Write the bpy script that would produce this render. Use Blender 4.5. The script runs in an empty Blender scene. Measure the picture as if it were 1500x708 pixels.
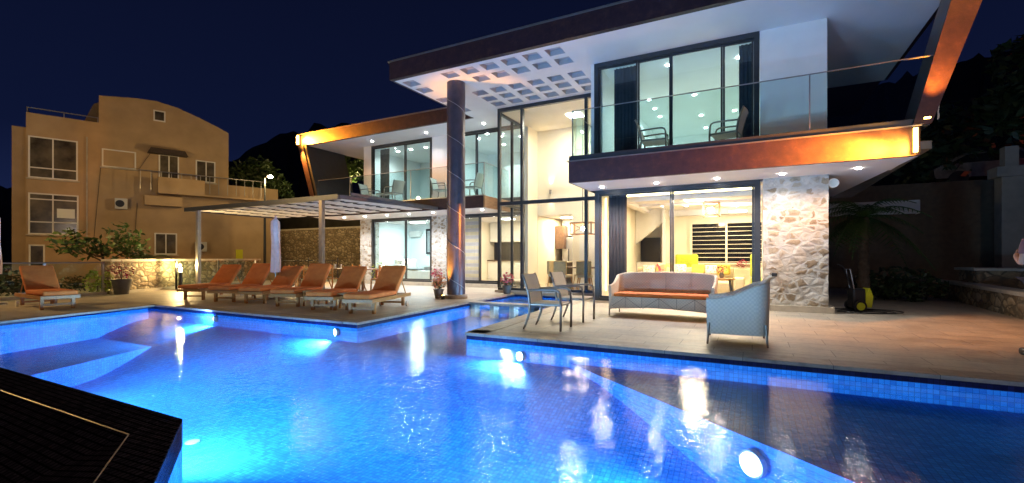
import bpy, bmesh, math, random
from mathutils import Vector, Matrix, noise
R = math.radians
PI = math.pi
sc = bpy.context.scene
col = sc.collection
random.seed(7)

# ---------------------------------------------------------------- helpers
class MB:
    def __init__(s): s.bm = bmesh.new()
    def face(s, pts):
        vs = [s.bm.verts.new(p) for p in pts]
        try: s.bm.faces.new(vs)
        except ValueError: pass
        return s
    def box(s, x0, x1, y0, y1, z0, z1, M=None):
        p = [Vector(q) for q in ((x0,y0,z0),(x1,y0,z0),(x1,y1,z0),(x0,y1,z0),(x0,y0,z1),(x1,y0,z1),(x1,y1,z1),(x0,y1,z1))]
        if M is not None: p = [M @ q for q in p]
        v = [s.bm.verts.new(q) for q in p]
        for f in ((0,3,2,1),(4,5,6,7),(0,1,5,4),(1,2,6,5),(2,3,7,6),(3,0,4,7)): s.bm.faces.new([v[i] for i in f])
        return s
    def rbox(s, x0, x1, y0, y1, z0, z1, r=.03, seg=3, M=None):
        b = bmesh.new(); bmesh.ops.create_cube(b, size=1)
        for v in b.verts: v.co = Vector(((x0+x1)/2+v.co.x*(x1-x0), (y0+y1)/2+v.co.y*(y1-y0), (z0+z1)/2+v.co.z*(z1-z0)))
        bmesh.ops.bevel(b, geom=b.edges[:], offset=r, segments=seg, affect='EDGES', profile=.5)
        return s.add(b, M)
    def add(s, b, M=None):
        mp = {}
        for v in b.verts: mp[v] = s.bm.verts.new(M @ v.co if M is not None else v.co)
        for f in b.faces:
            try: s.bm.faces.new([mp[v] for v in f.verts])
            except ValueError: pass
        b.free(); return s
    def prism(s, poly, a0, a1, axis='z'):
        def P(q, a):
            return (q[0],q[1],a) if axis=='z' else ((q[0],a,q[1]) if axis=='y' else (a,q[0],q[1]))
        lo = [s.bm.verts.new(P(q,a0)) for q in poly]; hi = [s.bm.verts.new(P(q,a1)) for q in poly]
        n = len(poly)
        s.bm.faces.new(lo[::-1]); s.bm.faces.new(hi)
        for i in range(n): s.bm.faces.new([lo[i],lo[(i+1)%n],hi[(i+1)%n],hi[i]])
        return s
    def tube(s, pts, r, n=8, caps=True):
        pts = [Vector(p) for p in pts]; rr = r if isinstance(r,(list,tuple)) else [r]*len(pts)
        rings = []; up = None
        for i, p in enumerate(pts):
            t = (pts[min(i+1,len(pts)-1)]-pts[max(i-1,0)]).normalized()
            if up is None: up = Vector((0,0,1)) if abs(t.z)<.9 else Vector((1,0,0))
            a = (up - t*up.dot(t))
            if a.length < 1e-4: a = Vector((1,0,0)) - t*t.x
            a.normalize(); up = a; b = t.cross(a)
            rings.append([s.bm.verts.new(p + (a*math.cos(2*PI*k/n)+b*math.sin(2*PI*k/n))*rr[i]) for k in range(n)])
        for i in range(len(rings)-1):
            for k in range(n): s.bm.faces.new([rings[i][k],rings[i][(k+1)%n],rings[i+1][(k+1)%n],rings[i+1][k]])
        if caps: s.bm.faces.new(rings[0][::-1]); s.bm.faces.new(rings[-1])
        return s
    def lathe(s, prof, c=(0,0,0), n=24):
        rings = [[s.bm.verts.new((c[0]+r*math.cos(2*PI*k/n), c[1]+r*math.sin(2*PI*k/n), c[2]+z)) for k in range(n)] for r, z in prof]
        for i in range(len(rings)-1):
            for k in range(n): s.bm.faces.new([rings[i][k],rings[i][(k+1)%n],rings[i+1][(k+1)%n],rings[i+1][k]])
        s.bm.faces.new(rings[0][::-1]); s.bm.faces.new(rings[-1]); return s
    def ball(s, c, r, u=12, v=8):
        b = bmesh.new(); bmesh.ops.create_uvsphere(b, u_segments=u, v_segments=v, radius=1)
        rv = r if isinstance(r,(tuple,list)) else (r,r,r)
        return s.add(b, Matrix.Translation(c) @ Matrix.Diagonal((rv[0],rv[1],rv[2],1)))
    def grid(s, rows):
        vs = [[s.bm.verts.new(p) for p in row] for row in rows]
        for i in range(len(vs)-1):
            for j in range(len(vs[0])-1): s.bm.faces.new([vs[i][j],vs[i][j+1],vs[i+1][j+1],vs[i+1][j]])
        return s
    def build(s, name, m, parent=None, smooth=False, world=True, normals=True):
        if parent is not None and world:
            s.bm.transform(parent_world(parent).inverted())
        if normals: bmesh.ops.recalc_face_normals(s.bm, faces=s.bm.faces[:])
        me = bpy.data.meshes.new(name); s.bm.to_mesh(me); s.bm.free()
        me.materials.append(m)
        if smooth:
            for p in me.polygons: p.use_smooth = True
        o = bpy.data.objects.new(name, me); col.objects.link(o)
        if parent is not None: o.parent = parent
        if smooth == 'auto':
            try: me.set_sharp_from_angle(angle=R(40))
            except Exception: pass
        return o
def parent_world(p):
    M = Matrix.LocRotScale(p.location, p.rotation_euler, None)
    return parent_world(p.parent) @ M if p.parent else M
def tag(o, label=None, cat=None, group=None, kind=None):
    if label: o['label'] = label
    if cat: o['category'] = cat
    if group: o['group'] = group
    if kind: o['kind'] = kind
    return o
def thing(name, label, cat, loc=(0,0,0), rz=0, group=None):
    o = bpy.data.objects.new(name, None); col.objects.link(o)
    o.location = loc; o.rotation_euler = (0,0,rz); o.empty_display_size = .2
    return tag(o, label, cat, group)
def copy_tree(o, parent=None):
    c = o.copy(); col.objects.link(c); c.parent = parent
    for ch in list(o.children): copy_tree(ch, c)
    return c
def place(src, used, loc, rz, label, group=None):
    o = src if not used else copy_tree(src)
    o.location = loc; o.rotation_euler = (0,0,rz); o['label'] = label
    if group: o['group'] = group
    return o
def aim(o, d):
    o.rotation_euler = Vector(d).to_track_quat('-Z','Y').to_euler()
def spot(p, d, e, c=(1,1,1), size=90, blend=.6, r=.03, parent=None, name='spot_light'):
    l = bpy.data.lights.new(name, 'SPOT'); l.energy = e; l.color = c; l.spot_size = R(size); l.spot_blend = blend; l.shadow_soft_size = r
    o = bpy.data.objects.new(name, l); col.objects.link(o); o.location = p; aim(o, d)
    return o
def point(p, e, c=(1,1,1), r=.05, name='lamp_light'):
    l = bpy.data.lights.new(name, 'POINT'); l.energy = e; l.color = c; l.shadow_soft_size = r
    o = bpy.data.objects.new(name, l); col.objects.link(o); o.location = p; return o
def area(p, d, e, sx, sy, c=(1,1,1), name='panel_light'):
    l = bpy.data.lights.new(name, 'AREA'); l.energy = e; l.color = c; l.shape = 'RECTANGLE'; l.size = sx; l.size_y = sy
    o = bpy.data.objects.new(name, l); col.objects.link(o); o.location = p; aim(o, d); return o

# ---------------------------------------------------------------- materials
class N:
    def __init__(s, name):
        s.m = bpy.data.materials.new(name); s.m.use_nodes = True; s.t = s.m.node_tree
        s.b = s.t.nodes['Principled BSDF']; s.out = s.t.nodes['Material Output']
    def n(s, kind, **kw):
        nd = s.t.nodes.new(kind)
        for k, v in kw.items():
            if k.startswith('i_'):
                key = k[2:].replace('_',' ')
                nd.inputs[int(key) if key.isdigit() else key].default_value = v
            else: setattr(nd, k, v)
        return nd
    def l(s, a, b): s.t.links.new(a, b)
    def pos(s): return s.n('ShaderNodeNewGeometry').outputs['Position']
    def objc(s): return s.n('ShaderNodeTexCoord').outputs['Object']
    def noise(s, vec, scale, detail=3, rough=.55):
        nd = s.n('ShaderNodeTexNoise'); nd.inputs['Scale'].default_value = scale; nd.inputs['Detail'].default_value = detail; nd.inputs['Roughness'].default_value = rough
        s.l(vec, nd.inputs['Vector']); return nd.outputs['Fac']
    def ramp(s, fac, stops):
        nd = s.n('ShaderNodeValToRGB'); e = nd.color_ramp.elements
        while len(e) < len(stops): e.new(.5)
        for i, (p, c) in enumerate(stops): e[i].position = p; e[i].color = (*c, 1) if len(c)==3 else c
        s.l(fac, nd.inputs['Fac']); return nd.outputs['Color']
    def math(s, op, a, b=None, clamp=False):
        nd = s.n('ShaderNodeMath', operation=op); nd.use_clamp = clamp
        for i, v in enumerate((a, b)):
            if v is None: continue
            if isinstance(v, (int, float)): nd.inputs[i].default_value = v
            else: s.l(v, nd.inputs[i])
        return nd.outputs[0]
    def mix(s, fac, a, b, mode='MIX'):
        nd = s.n('ShaderNodeMix', data_type='RGBA', blend_type=mode)
        for sock, v in ((nd.inputs['Factor'], fac), (nd.inputs[6], a), (nd.inputs[7], b)):
            if isinstance(v, (int, float)): sock.default_value = v
            elif isinstance(v, tuple): sock.default_value = (*v, 1) if len(v)==3 else v
            else: s.l(v, sock)
        return nd.outputs[2]
    def bump(s, h, strength=.3, dist=.02):
        nd = s.n('ShaderNodeBump'); nd.inputs['Strength'].default_value = strength; nd.inputs['Distance'].default_value = dist
        s.l(h, nd.inputs['Height']); s.l(nd.outputs[0], s.b.inputs['Normal']); return nd.outputs[0]
    def col(s, v):
        if isinstance(v, tuple): s.b.inputs['Base Color'].default_value = (*v, 1)
        else: s.l(v, s.b.inputs['Base Color'])
    def set(s, **kw):
        for k, v in kw.items():
            key = k.replace('_',' ')
            if isinstance(v, (int,float)): s.b.inputs[key].default_value = v
            elif isinstance(v, tuple): s.b.inputs[key].default_value = v
            else: s.l(v, s.b.inputs[key])
        return s
def plain(name, c, rough=.5, metal=0, var=.15, scale=6, bump=0, bscale=60, spec=.5):
    k = N(name); f = k.noise(k.objc(), scale, 4)
    lo = tuple(x*(1-var) for x in c); hi = tuple(min(1,x*(1+var)) for x in c)
    k.col(k.ramp(f, [(.3,lo),(.7,hi)])); k.set(Roughness=rough, Metallic=metal); k.b.inputs['Specular IOR Level'].default_value = spec
    if bump: k.bump(k.noise(k.objc(), bscale, 3), bump, .004)
    return k.m
def emit(name, c, st):
    k = N(name); k.col((.8,.8,.8)); k.b.inputs['Emission Color'].default_value = (*c,1); k.b.inputs['Emission Strength'].default_value = st; return k.m
def gridmask(k, s, w, sz=None):
    """lines of a square grid on faces of any axis-aligned direction, from world position and normal"""
    g = k.n('ShaderNodeNewGeometry'); sp = k.n('ShaderNodeSeparateXYZ'); sn = k.n('ShaderNodeSeparateXYZ')
    k.l(g.outputs['Position'], sp.inputs[0]); k.l(g.outputs['True Normal'], sn.inputs[0]); tot = None
    for i in range(3):
        ss = s if i < 2 or sz is None else sz
        f = k.math('FRACT', k.math('DIVIDE', k.math('ADD', sp.outputs[i], 100.0), ss))
        d = k.math('ABSOLUTE', k.math('SUBTRACT', f, .5))
        ln = k.math('GREATER_THAN', d, .5-w)
        on = k.math('LESS_THAN', k.math('ABSOLUTE', sn.outputs[i]), .6)
        ln = k.math('MULTIPLY', ln, on)
        tot = ln if tot is None else k.math('MAXIMUM', tot, ln)
    return tot
M = {}
M['plaster'] = plain('white_plaster', (.78,.76,.74), .7, var=.04, scale=2, bump=.1)
M['soffit'] = plain('white_soffit_paint', (.8,.78,.8), .6, var=.03, scale=1.5)
M['cream_wall'] = plain('cream_wall_paint', (.78,.70,.55), .6, var=.04, scale=1)
M['cool_wall'] = plain('cool_white_wall_paint', (.75,.82,.84), .6, var=.04, scale=1)
M['coffer'] = plain('grey_coffer_panel', (.46,.43,.44), .4, var=.08)
M['frame'] = plain('anthracite_frame', (.045,.05,.058), .35, .4, var=.1)
M['black'] = plain('black_plastic', (.015,.015,.018), .4, var=.2)
M['steel'] = plain('grey_steel', (.35,.34,.34), .35, .8, var=.08)
M['bmetal'] = plain('bronze_grey_metal', (.24,.2,.165), .35, .5, var=.15)
M['curtain'] = plain('dark_curtain_fabric', (.03,.032,.045), .8, var=.2)
M['curtain_grey'] = plain('grey_curtain_fabric', (.16,.14,.13), .8, var=.2)
M['timber_floor'] = plain('polished_floor', (.45,.38,.28), .18, var=.12, scale=3)
M['white_gloss'] = plain('white_lacquer', (.75,.73,.68), .25, var=.03)
M['dark_wood'] = plain('dark_wood', (.09,.045,.025), .45, var=.4, scale=14)
M['beige_fabric'] = plain('beige_fabric', (.6,.52,.36), .85, var=.08, bump=.3, bscale=120)
M['yellow_fabric'] = plain('mustard_fabric', (.55,.4,.06), .85, var=.15, bump=.3, bscale=120)
M['tan_fabric'] = plain('golden_tan_fabric', (.55,.4,.2), .85, var=.15)
M['green_fabric'] = plain('lime_green_fabric', (.38,.46,.03), .8, var=.12)
M['grey_fabric'] = plain('grey_fabric', (.22,.24,.25), .85, var=.2)
M['white_fabric'] = plain('white_fabric', (.75,.73,.72), .85, var=.06, bump=.2)
M['lilac_canvas'] = plain('pale_parasol_canvas', (.8,.6,.58), .85, var=.12, scale=9, bump=.3)
M['terracotta'] = plain('dark_pot_ceramic', (.10,.09,.085), .5, var=.2)
M['red_pot'] = plain('red_pot_ceramic', (.3,.02,.04), .45, var=.2)
M['soil'] = plain('pot_soil', (.05,.03,.02), .95, var=.4)
M['skin'] = plain('person_skin', (.5,.28,.2), .55, var=.1)
M['jersey'] = plain('dark_rose_cotton', (.22,.1,.11), .85, var=.15)
M['trousers'] = plain('dark_trouser_cloth', (.03,.03,.045), .85, var=.2)
M['hair'] = plain('dark_hair', (.02,.013,.01), .6, var=.3)
M['yellow_plastic'] = plain('yellow_plastic', (.6,.6,.02), .35, var=.06)
M['red_glass'] = plain('red_lantern_glass', (.4,.03,.02), .25, var=.15)
M['concrete'] = plain('pale_concrete', (.42,.39,.34), .8, var=.15, scale=3, bump=.3)
M['cap'] = plain('pale_stone_cap', (.5,.45,.37), .7, var=.15, scale=5, bump=.2)
M['ac'] = plain('ac_unit_plastic', (.6,.6,.58), .5, var=.05)
M['tile_roof'] = plain('dark_roof_tile', (.05,.035,.03), .8, var=.3)
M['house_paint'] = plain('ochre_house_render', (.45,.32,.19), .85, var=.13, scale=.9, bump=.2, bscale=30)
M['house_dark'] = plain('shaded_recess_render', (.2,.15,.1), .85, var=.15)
M['darkglass'] = plain('dark_window_glass', (.02,.02,.022), .06, var=.3)
M['reflection_toned_glass'] = plain('painted_reflection_window_glass', (.10,.085,.06), .15, var=.6, scale=1.5)  # mottled brown tone paints a dull reflection into the panes
M['glow_warm'] = emit('lamp_glow_warm', (1,.75,.4), 14)
M['glow_white'] = emit('downlight_glow', (1,.97,.9), 30)
M['glow_cool'] = emit('room_downlight_glow', (.85,1,1), 9)
M['glow_orange'] = emit('orange_led_glow', (1,.5,.08), 10)
M['glow_pool'] = emit('pool_lamp_glow', (.75,.95,1), 30)
M['glow_street'] = emit('street_lamp_glow', (1,.8,.4), 120)
M['glow_cove'] = emit('cove_strip_glow', (1,.85,.4), 3)
M['glow_red'] = emit('tail_lamp_glow', (1,.15,.08), 3)
# stone paving
k = N('travertine_paving'); p = k.pos()
br = k.n('ShaderNodeTexBrick', offset=.5); k.l(p, br.inputs['Vector'])
for a, v in (('Scale',1.0),('Mortar Size',.006),('Brick Width',.9),('Row Height',.45),('Mortar Smooth',.2)): br.inputs[a].default_value = v
br.inputs['Color1'].default_value = (.46,.40,.32,1); br.inputs['Color2'].default_value = (.40,.35,.285,1); br.inputs['Mortar'].default_value = (.2,.17,.14,1)
f = k.noise(p, 2.2, 8, .65); f2 = k.noise(p, 18, 4, .6)
c = k.mix(.75, br.outputs['Color'], k.ramp(f, [(.3,(.55,.52,.5)),(.5,(.95,.95,.95)),(.72,(1.25,1.18,1.05))]), 'MULTIPLY')
c = k.mix(.5, c, k.ramp(f2, [(.35,(.75,.75,.75)),(.6,(1.1,1.1,1.1))]), 'MULTIPLY')
k.col(c); k.set(Roughness=k.ramp(f, [(.3,(.38,)*3),(.7,(.6,)*3)])); k.bump(k.math('ADD', f2, k.math('MULTIPLY', br.outputs['Fac'], -1.5)), .25, .004); M['paving'] = k.m
k = N('coping_stone'); p = k.pos(); f = k.noise(p, 7, 6, .65)
gm = gridmask(k, .9, .004)
k.col(k.mix(gm, k.ramp(f, [(.3,(.2,.165,.13)),(.7,(.36,.3,.24))]), (.08,.07,.06))); k.set(Roughness=.45); k.bump(f, .2, .005); M['coping'] = k.m
# pool mosaic
def mosaic(name, c1, c2, grout, s, rough=.2, w=.07):
    k = N(name); g = gridmask(k, s, w); p = k.pos()
    sn = k.n('ShaderNodeVectorMath', operation='SNAP'); sn.inputs[1].default_value = (s,s,s); k.l(p, sn.inputs[0])
    wn = k.n('ShaderNodeTexWhiteNoise'); k.l(sn.outputs[0], wn.inputs['Vector'])
    f = k.noise(p, .8, 3)
    fac = k.math('ADD', k.math('MULTIPLY', wn.outputs['Value'], .5), k.math('MULTIPLY', f, .5))
    k.col(k.mix(g, k.ramp(fac, [(.2,c1),(.8,c2)]), grout)); k.set(Roughness=rough); k.b.inputs['Specular IOR Level'].default_value = .12; return k.m
M['mosaic'] = mosaic('blue_pool_mosaic', (.02,.155,.55), (.035,.28,.78), (.012,.11,.36), .05, .55, .055)
M['mosaic_black'] = mosaic('black_overflow_mosaic', (.018,.014,.018), (.05,.038,.045), (.003,.003,.003), .05, .6, .12)
M['mosaic_black'].node_tree.nodes['Principled BSDF'].inputs['Specular IOR Level'].default_value = 0
M['mosaic_shade'] = mosaic('shade_toned_waterline_mosaic', (.006,.008,.05), (.015,.02,.1), (.01,.012,.04), .05, .35, .06)  # tile colour darkened to paint in the shade above the water
# rough rubble walling
def rubble(name, s, stones, mort, white=0, zs=1.6, bstr=.9):
    k = N(name); p = k.pos()
    mp = k.n('ShaderNodeMapping'); mp.inputs['Scale'].default_value = (s, s, s*zs); k.l(p, mp.inputs['Vector'])
    nz = k.n('ShaderNodeTexNoise'); nz.inputs['Scale'].default_value = 3; k.l(p, nz.inputs['Vector'])
    ad = k.mix(.12, mp.outputs[0], nz.outputs['Color'], 'ADD')
    v = k.n('ShaderNodeTexVoronoi', feature='DISTANCE_TO_EDGE'); v.inputs['Scale'].default_value = 1; k.l(ad, v.inputs['Vector'])
    v2 = k.n('ShaderNodeTexVoronoi', feature='F1'); v2.inputs['Scale'].default_value = 1; k.l(ad, v2.inputs['Vector'])
    f = k.noise(p, 9, 6, .65)
    sepc = k.n('ShaderNodeSeparateColor'); k.l(v2.outputs['Color'], sepc.inputs[0])
    cs = k.ramp(sepc.outputs[0], stones)
    cs = k.mix(.7, cs, k.ramp(f, [(.3,(.5,.5,.5)),(.7,(1.2,1.15,1.1))]), 'MULTIPLY')
    edge = k.math('ADD', v.outputs['Distance'], k.math('MULTIPLY', k.math('SUBTRACT', f, .5), .25 + white*.9))
    mask = k.ramp(edge, [(.04+white*.16,(0,0,0)),(.12+white*.22,(1,1,1))])
    k.col(k.mix(mask, mort, cs)); k.set(Roughness=.85)
    h = k.math('ADD', k.math('MULTIPLY', k.math('MINIMUM', v.outputs['Distance'], .3), 2.2), k.math('MULTIPLY', f, .9))
    k.bump(h, bstr, .06); return k.m
M['rubble'] = rubble('warm_rubble_wall', 3.4, [(.0,(.2,.15,.09)),(.4,(.38,.3,.19)),(.7,(.5,.42,.3)),(1,(.28,.2,.13))], (.16,.13,.09))
k = N('pale_mortared_rubble'); p = k.pos()
mp = k.n('ShaderNodeMapping'); mp.inputs['Scale'].default_value = (5.0,5.0,6.8); k.l(p, mp.inputs['Vector'])
nz = k.n('ShaderNodeTexNoise'); nz.inputs['Scale'].default_value = 4; nz.inputs['Detail'].default_value = 4; k.l(p, nz.inputs['Vector'])
ad = k.mix(.5, mp.outputs[0], nz.outputs['Color'], 'ADD')
v = k.n('ShaderNodeTexVoronoi', feature='DISTANCE_TO_EDGE'); v.inputs['Scale'].default_value = 1; k.l(ad, v.inputs['Vector'])
v2 = k.n('ShaderNodeTexVoronoi', feature='F1'); v2.inputs['Scale'].default_value = 1; k.l(ad, v2.inputs['Vector'])
f2 = k.noise(p, 12, 6, .65); f3 = k.noise(p, 4, 4)
s_ = k.n('ShaderNodeSeparateColor'); k.l(v2.outputs['Color'], s_.inputs[0])
cs = k.ramp(s_.outputs[0], [(.0,(.24,.185,.125)),(.2,(.34,.29,.215)),(.4,(.43,.4,.34)),(.6,(.5,.48,.44)),(1,(.55,.54,.5))])
cs = k.mix(.8, cs, k.ramp(f2, [(.3,(.6,.55,.5)),(.6,(1.15,1.12,1.1))]), 'MULTIPLY')
e_ = k.math('ADD', v.outputs['Distance'], k.math('MULTIPLY', k.math('SUBTRACT', f2, .5), .7))
mask = k.ramp(e_, [(.09,(0,0,0)),(.15,(1,1,1))])
k.col(k.mix(mask, k.ramp(f3, [(.35,(.42,.41,.385)),(.65,(.55,.54,.51))]), cs)); k.set(Roughness=.9)
k.bump(k.math('ADD', k.math('MULTIPLY', k.math('MINIMUM', v.outputs['Distance'], .35), 1.5), k.math('MULTIPLY', f2, .5)), .6, .045); M['rubble_pillar'] = k.m
# bark-brown patinated metal
k = N('brown_patina_cladding'); p = k.objc(); f = k.noise(p, 5, 8, .7); f2 = k.noise(p, 60, 4)
k.col(k.ramp(f, [(.3,(.018,.009,.018)),(.55,(.04,.018,.024)),(.75,(.085,.036,.03))])); k.set(Roughness=.5, Metallic=.2); k.bump(k.math('ADD', f, f2), .5, .006); M['cladding'] = k.m
k = N('wrapped_column_metal'); p = k.objc(); f = k.noise(p, 3, 8, .7); k.col(k.ramp(f, [(.3,(.05,.042,.055)),(.7,(.1,.08,.1))])); k.set(Roughness=.35, Metallic=.3); k.bump(k.noise(p, 25, 5), .2, .004); M['column'] = k.m
# wood
def wood(name, a, b, rough=.45):
    k = N(name); mp = k.n('ShaderNodeMapping'); mp.inputs['Scale'].default_value = (18,2.2,18); k.l(k.objc(), mp.inputs['Vector'])
    f = k.noise(mp.outputs[0], 2.5, 6, .6); k.col(k.ramp(f, [(.3,a),(.7,b)])); k.set(Roughness=rough); k.bump(f, .15, .003); return k.m
M['teak'] = wood('oiled_teak', (.34,.14,.035), (.52,.25,.07))
M['table_wood'] = wood('table_timber', (.2,.1,.05), (.36,.2,.1))
M['pergola_wood'] = wood('pergola_slat_timber', (.05,.04,.045), (.1,.08,.085), .6)
# fabric with weave
def weave(name, a, b, s=90, seam=None):
    k = N(name); p = k.objc(); ck = k.n('ShaderNodeTexChecker'); ck.inputs['Scale'].default_value = s; k.l(p, ck.inputs['Vector'])
    f = k.noise(p, 4, 5, .6)
    c = k.mix(f, a, b); c = k.mix(.2, c, k.mix(ck.outputs['Fac'], (.6,.6,.6), (1.2,1.2,1.2)), 'MULTIPLY')
    k.col(c); k.set(Roughness=.75); k.bump(ck.outputs['Fac'], .5, .003); return k.m
M['wicker'] = weave('taupe_woven_wicker', (.62,.53,.42), (.74,.64,.5), 34)
M['sling'] = weave('beige_sling_weave', (.62,.5,.38), (.72,.6,.46), 140)
M['sling_pale'] = weave('pale_sling_weave', (.55,.56,.5), (.66,.66,.6), 140)
k = N('burnt_orange_canvas'); p = k.objc(); f = k.noise(p, 5, 5); k.col(k.ramp(f, [(.3,(.58,.13,.02)),(.7,(.72,.2,.035))])); k.set(Roughness=.8); k.bump(k.math('ADD', k.noise(p, 160, 2), k.math('MULTIPLY', k.noise(p, 5, 3), 6)), .35, .006); M['orange'] = k.m
# leaves
def leaf(name, a, b):
    k = N(name); f = k.noise(k.objc(), 1.7, 3); oi = k.noise(k.objc(), 25, 2)
    k.col(k.mix(.5, k.ramp(f, [(.35,a),(.65,b)]), k.ramp(oi, [(.3,a),(.7,b)]))); k.set(Roughness=.5); return k.m
M['leaf'] = leaf('green_foliage', (.03,.07,.015), (.1,.16,.03))
M['leaf_dark'] = leaf('dark_foliage', (.015,.035,.012), (.05,.08,.025))
M['leaf_red'] = leaf('crimson_foliage', (.25,.01,.04), (.4,.03,.08))
M['leaf_pink'] = leaf('pink_flowers', (.5,.05,.1), (.65,.15,.12))
M['leaf_orange'] = leaf('orange_flowers', (.5,.14,.05), (.55,.3,.12))
M['leaf_lime'] = leaf('lime_foliage', (.2,.3,.02), (.4,.5,.05))
M['bark'] = plain('tree_bark', (.12,.085,.055), .9, var=.35, scale=12, bump=.6, bscale=30)
M['ground'] = plain('dark_garden_soil', (.045,.04,.03), .95, var=.4, scale=.8)
M['lawn'] = plain('garden_lawn', (.03,.05,.015), .95, var=.4, scale=3, bump=.6, bscale=40)
k = N('wooded_hillside'); p = k.pos(); f = k.noise(p, .35, 8, .7); k.col(k.ramp(f, [(.35,(.006,.008,.004)),(.7,(.035,.035,.018))])); k.set(Roughness=.95); k.bump(f, 1, 1.5); M['hill'] = k.m
# glass: thin architectural pane
def glass(name, tint, refl=1.0, rough=.0):
    k = N(name); t = k.t; t.nodes.remove(k.b)
    tr = k.n('ShaderNodeBsdfTransparent'); tr.inputs[0].default_value = (*tint,1)
    gl = k.n('ShaderNodeBsdfGlossy'); gl.inputs['Roughness'].default_value = rough; gl.inputs[0].default_value = (.9,.95,1,1)
    fr = k.n('ShaderNodeFresnel'); k.l(k.math('ADD', 1.45, k.math('MULTIPLY', k.n('ShaderNodeNewGeometry').outputs['Backfacing'], 1/1.45-1.45)), fr.inputs[0])
    mx = k.n('ShaderNodeMixShader'); k.l(k.math('MULTIPLY', fr.outputs[0], refl), mx.inputs[0]); k.l(tr.outputs[0], mx.inputs[1]); k.l(gl.outputs[0], mx.inputs[2]); k.l(mx.outputs[0], k.out.inputs[0]); return k.m
M['glass'] = glass('clear_door_glass', (.97,.98,.97), .9)
M['glass_teal'] = glass('teal_tinted_glass', (.9,.96,.955), 1)
M['glass_rail'] = glass('balustrade_glass', (.86,.94,.94), 1)
# water surface
k = N('pool_water'); k.t.nodes.remove(k.b); p = k.pos()
mp = k.n('ShaderNodeMapping'); mp.inputs['Scale'].default_value = (1,1,1); k.l(p, mp.inputs['Vector'])
h = k.math('ADD', k.math('MULTIPLY', k.noise(mp.outputs[0], 1.6, 3, .5), 1.0), k.math('MULTIPLY', k.noise(mp.outputs[0], 10, 4, .65), .34))
bp = k.n('ShaderNodeBump'); bp.inputs['Strength'].default_value = .34; bp.inputs['Distance'].default_value = .03; k.l(h, bp.inputs['Height'])
tr = k.n('ShaderNodeBsdfTransparent'); tr.inputs[0].default_value = (.62,.86,1,1)
gl = k.n('ShaderNodeBsdfGlossy'); gl.inputs['Roughness'].default_value = .03; k.l(bp.outputs[0], gl.inputs['Normal'])
fr = k.n('ShaderNodeFresnel'); k.l(k.math('ADD', 1.33, k.math('MULTIPLY', k.n('ShaderNodeNewGeometry').outputs['Backfacing'], 1/1.33-1.33)), fr.inputs[0]); k.l(bp.outputs[0], fr.inputs['Normal'])
mx = k.n('ShaderNodeMixShader'); k.l(fr.outputs[0], mx.inputs[0]); k.l(tr.outputs[0], mx.inputs[1]); k.l(gl.outputs[0], mx.inputs[2]); k.l(mx.outputs[0], k.out.inputs[0]); M['water'] = k.m
M['inlet'] = plain('pale_inlet_plastic', (.3,.5,.55), .5)
# patterned cushion, zebra blind
k = N('patterned_cushion_fabric'); v = k.n('ShaderNodeTexVoronoi'); v.inputs['Scale'].default_value = 16; k.l(k.objc(), v.inputs['Vector'])
k.col(k.ramp(v.outputs['Distance'], [(.25,(.45,.3,.12)),(.4,(.78,.72,.6))])); k.set(Roughness=.85); M['pattern'] = k.m
k = N('floral_throw_fabric'); v = k.n('ShaderNodeTexVoronoi'); v.inputs['Scale'].default_value = 9; k.l(k.objc(), v.inputs['Vector'])
s3 = k.n('ShaderNodeSeparateColor'); k.l(v.outputs['Color'], s3.inputs[0])
k.col(k.ramp(s3.outputs[0], [(.1,(.55,.06,.1)),(.35,(.75,.65,.45)),(.6,(.6,.5,.1)),(.85,(.7,.3,.2))])); k.set(Roughness=.85); M['floral'] = k.m
# ---------------------------------------------------------------- world, camera, view
w = bpy.data.worlds.new('World'); sc.world = w; w.use_nodes = True
nt = w.node_tree; bg = nt.nodes['Background']
tc = nt.nodes.new('ShaderNodeTexCoord'); sp_ = nt.nodes.new('ShaderNodeSeparateXYZ'); rp = nt.nodes.new('ShaderNodeValToRGB')
nt.links.new(tc.outputs['Generated'], sp_.inputs[0]); nt.links.new(sp_.outputs[2], rp.inputs['Fac'])
e = rp.color_ramp.elements; e[0].position = 0; e[0].color = (.007,.012,.044,1); e[1].position = .6; e[1].color = (.0016,.0026,.011,1)
m_ = e.new(.2); m_.color = (.0025,.0045,.019,1)
nt.links.new(rp.outputs[0], bg.inputs[0]); bg.inputs[1].default_value = .7
cam = bpy.data.cameras.new('camera'); co = bpy.data.objects.new('camera', cam); col.objects.link(co); sc.camera = co
co.location = (0,0,1.2); A_ = math.atan(675/1295)
co.rotation_euler = (R(90), 0, A_); cam.lens = 675/1500*36; cam.sensor_width = 36; cam.shift_y = .016; cam.clip_start = .05; cam.clip_end = 2000
sc.render.engine = 'CYCLES'; sc.view_settings.view_transform = 'Standard'; sc.view_settings.look = 'None'; sc.view_settings.exposure = 1.2; sc.view_settings.gamma = 1
sc.render.resolution_x = 1024; sc.render.resolution_y = 483
cy = sc.cycles; cy.use_denoising = True; cy.max_bounces = 9; cy.diffuse_bounces = 5; cy.glossy_bounces = 4; cy.transparent_max_bounces = 20; cy.transmission_bounces = 4
cy.sample_clamp_indirect = 4; cy.sample_clamp_direct = 0; cy.use_light_tree = True; cy.caustics_reflective = False; cy.caustics_refractive = False
try: cy.denoiser = 'OPENIMAGEDENOISE'
except Exception: pass

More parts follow.
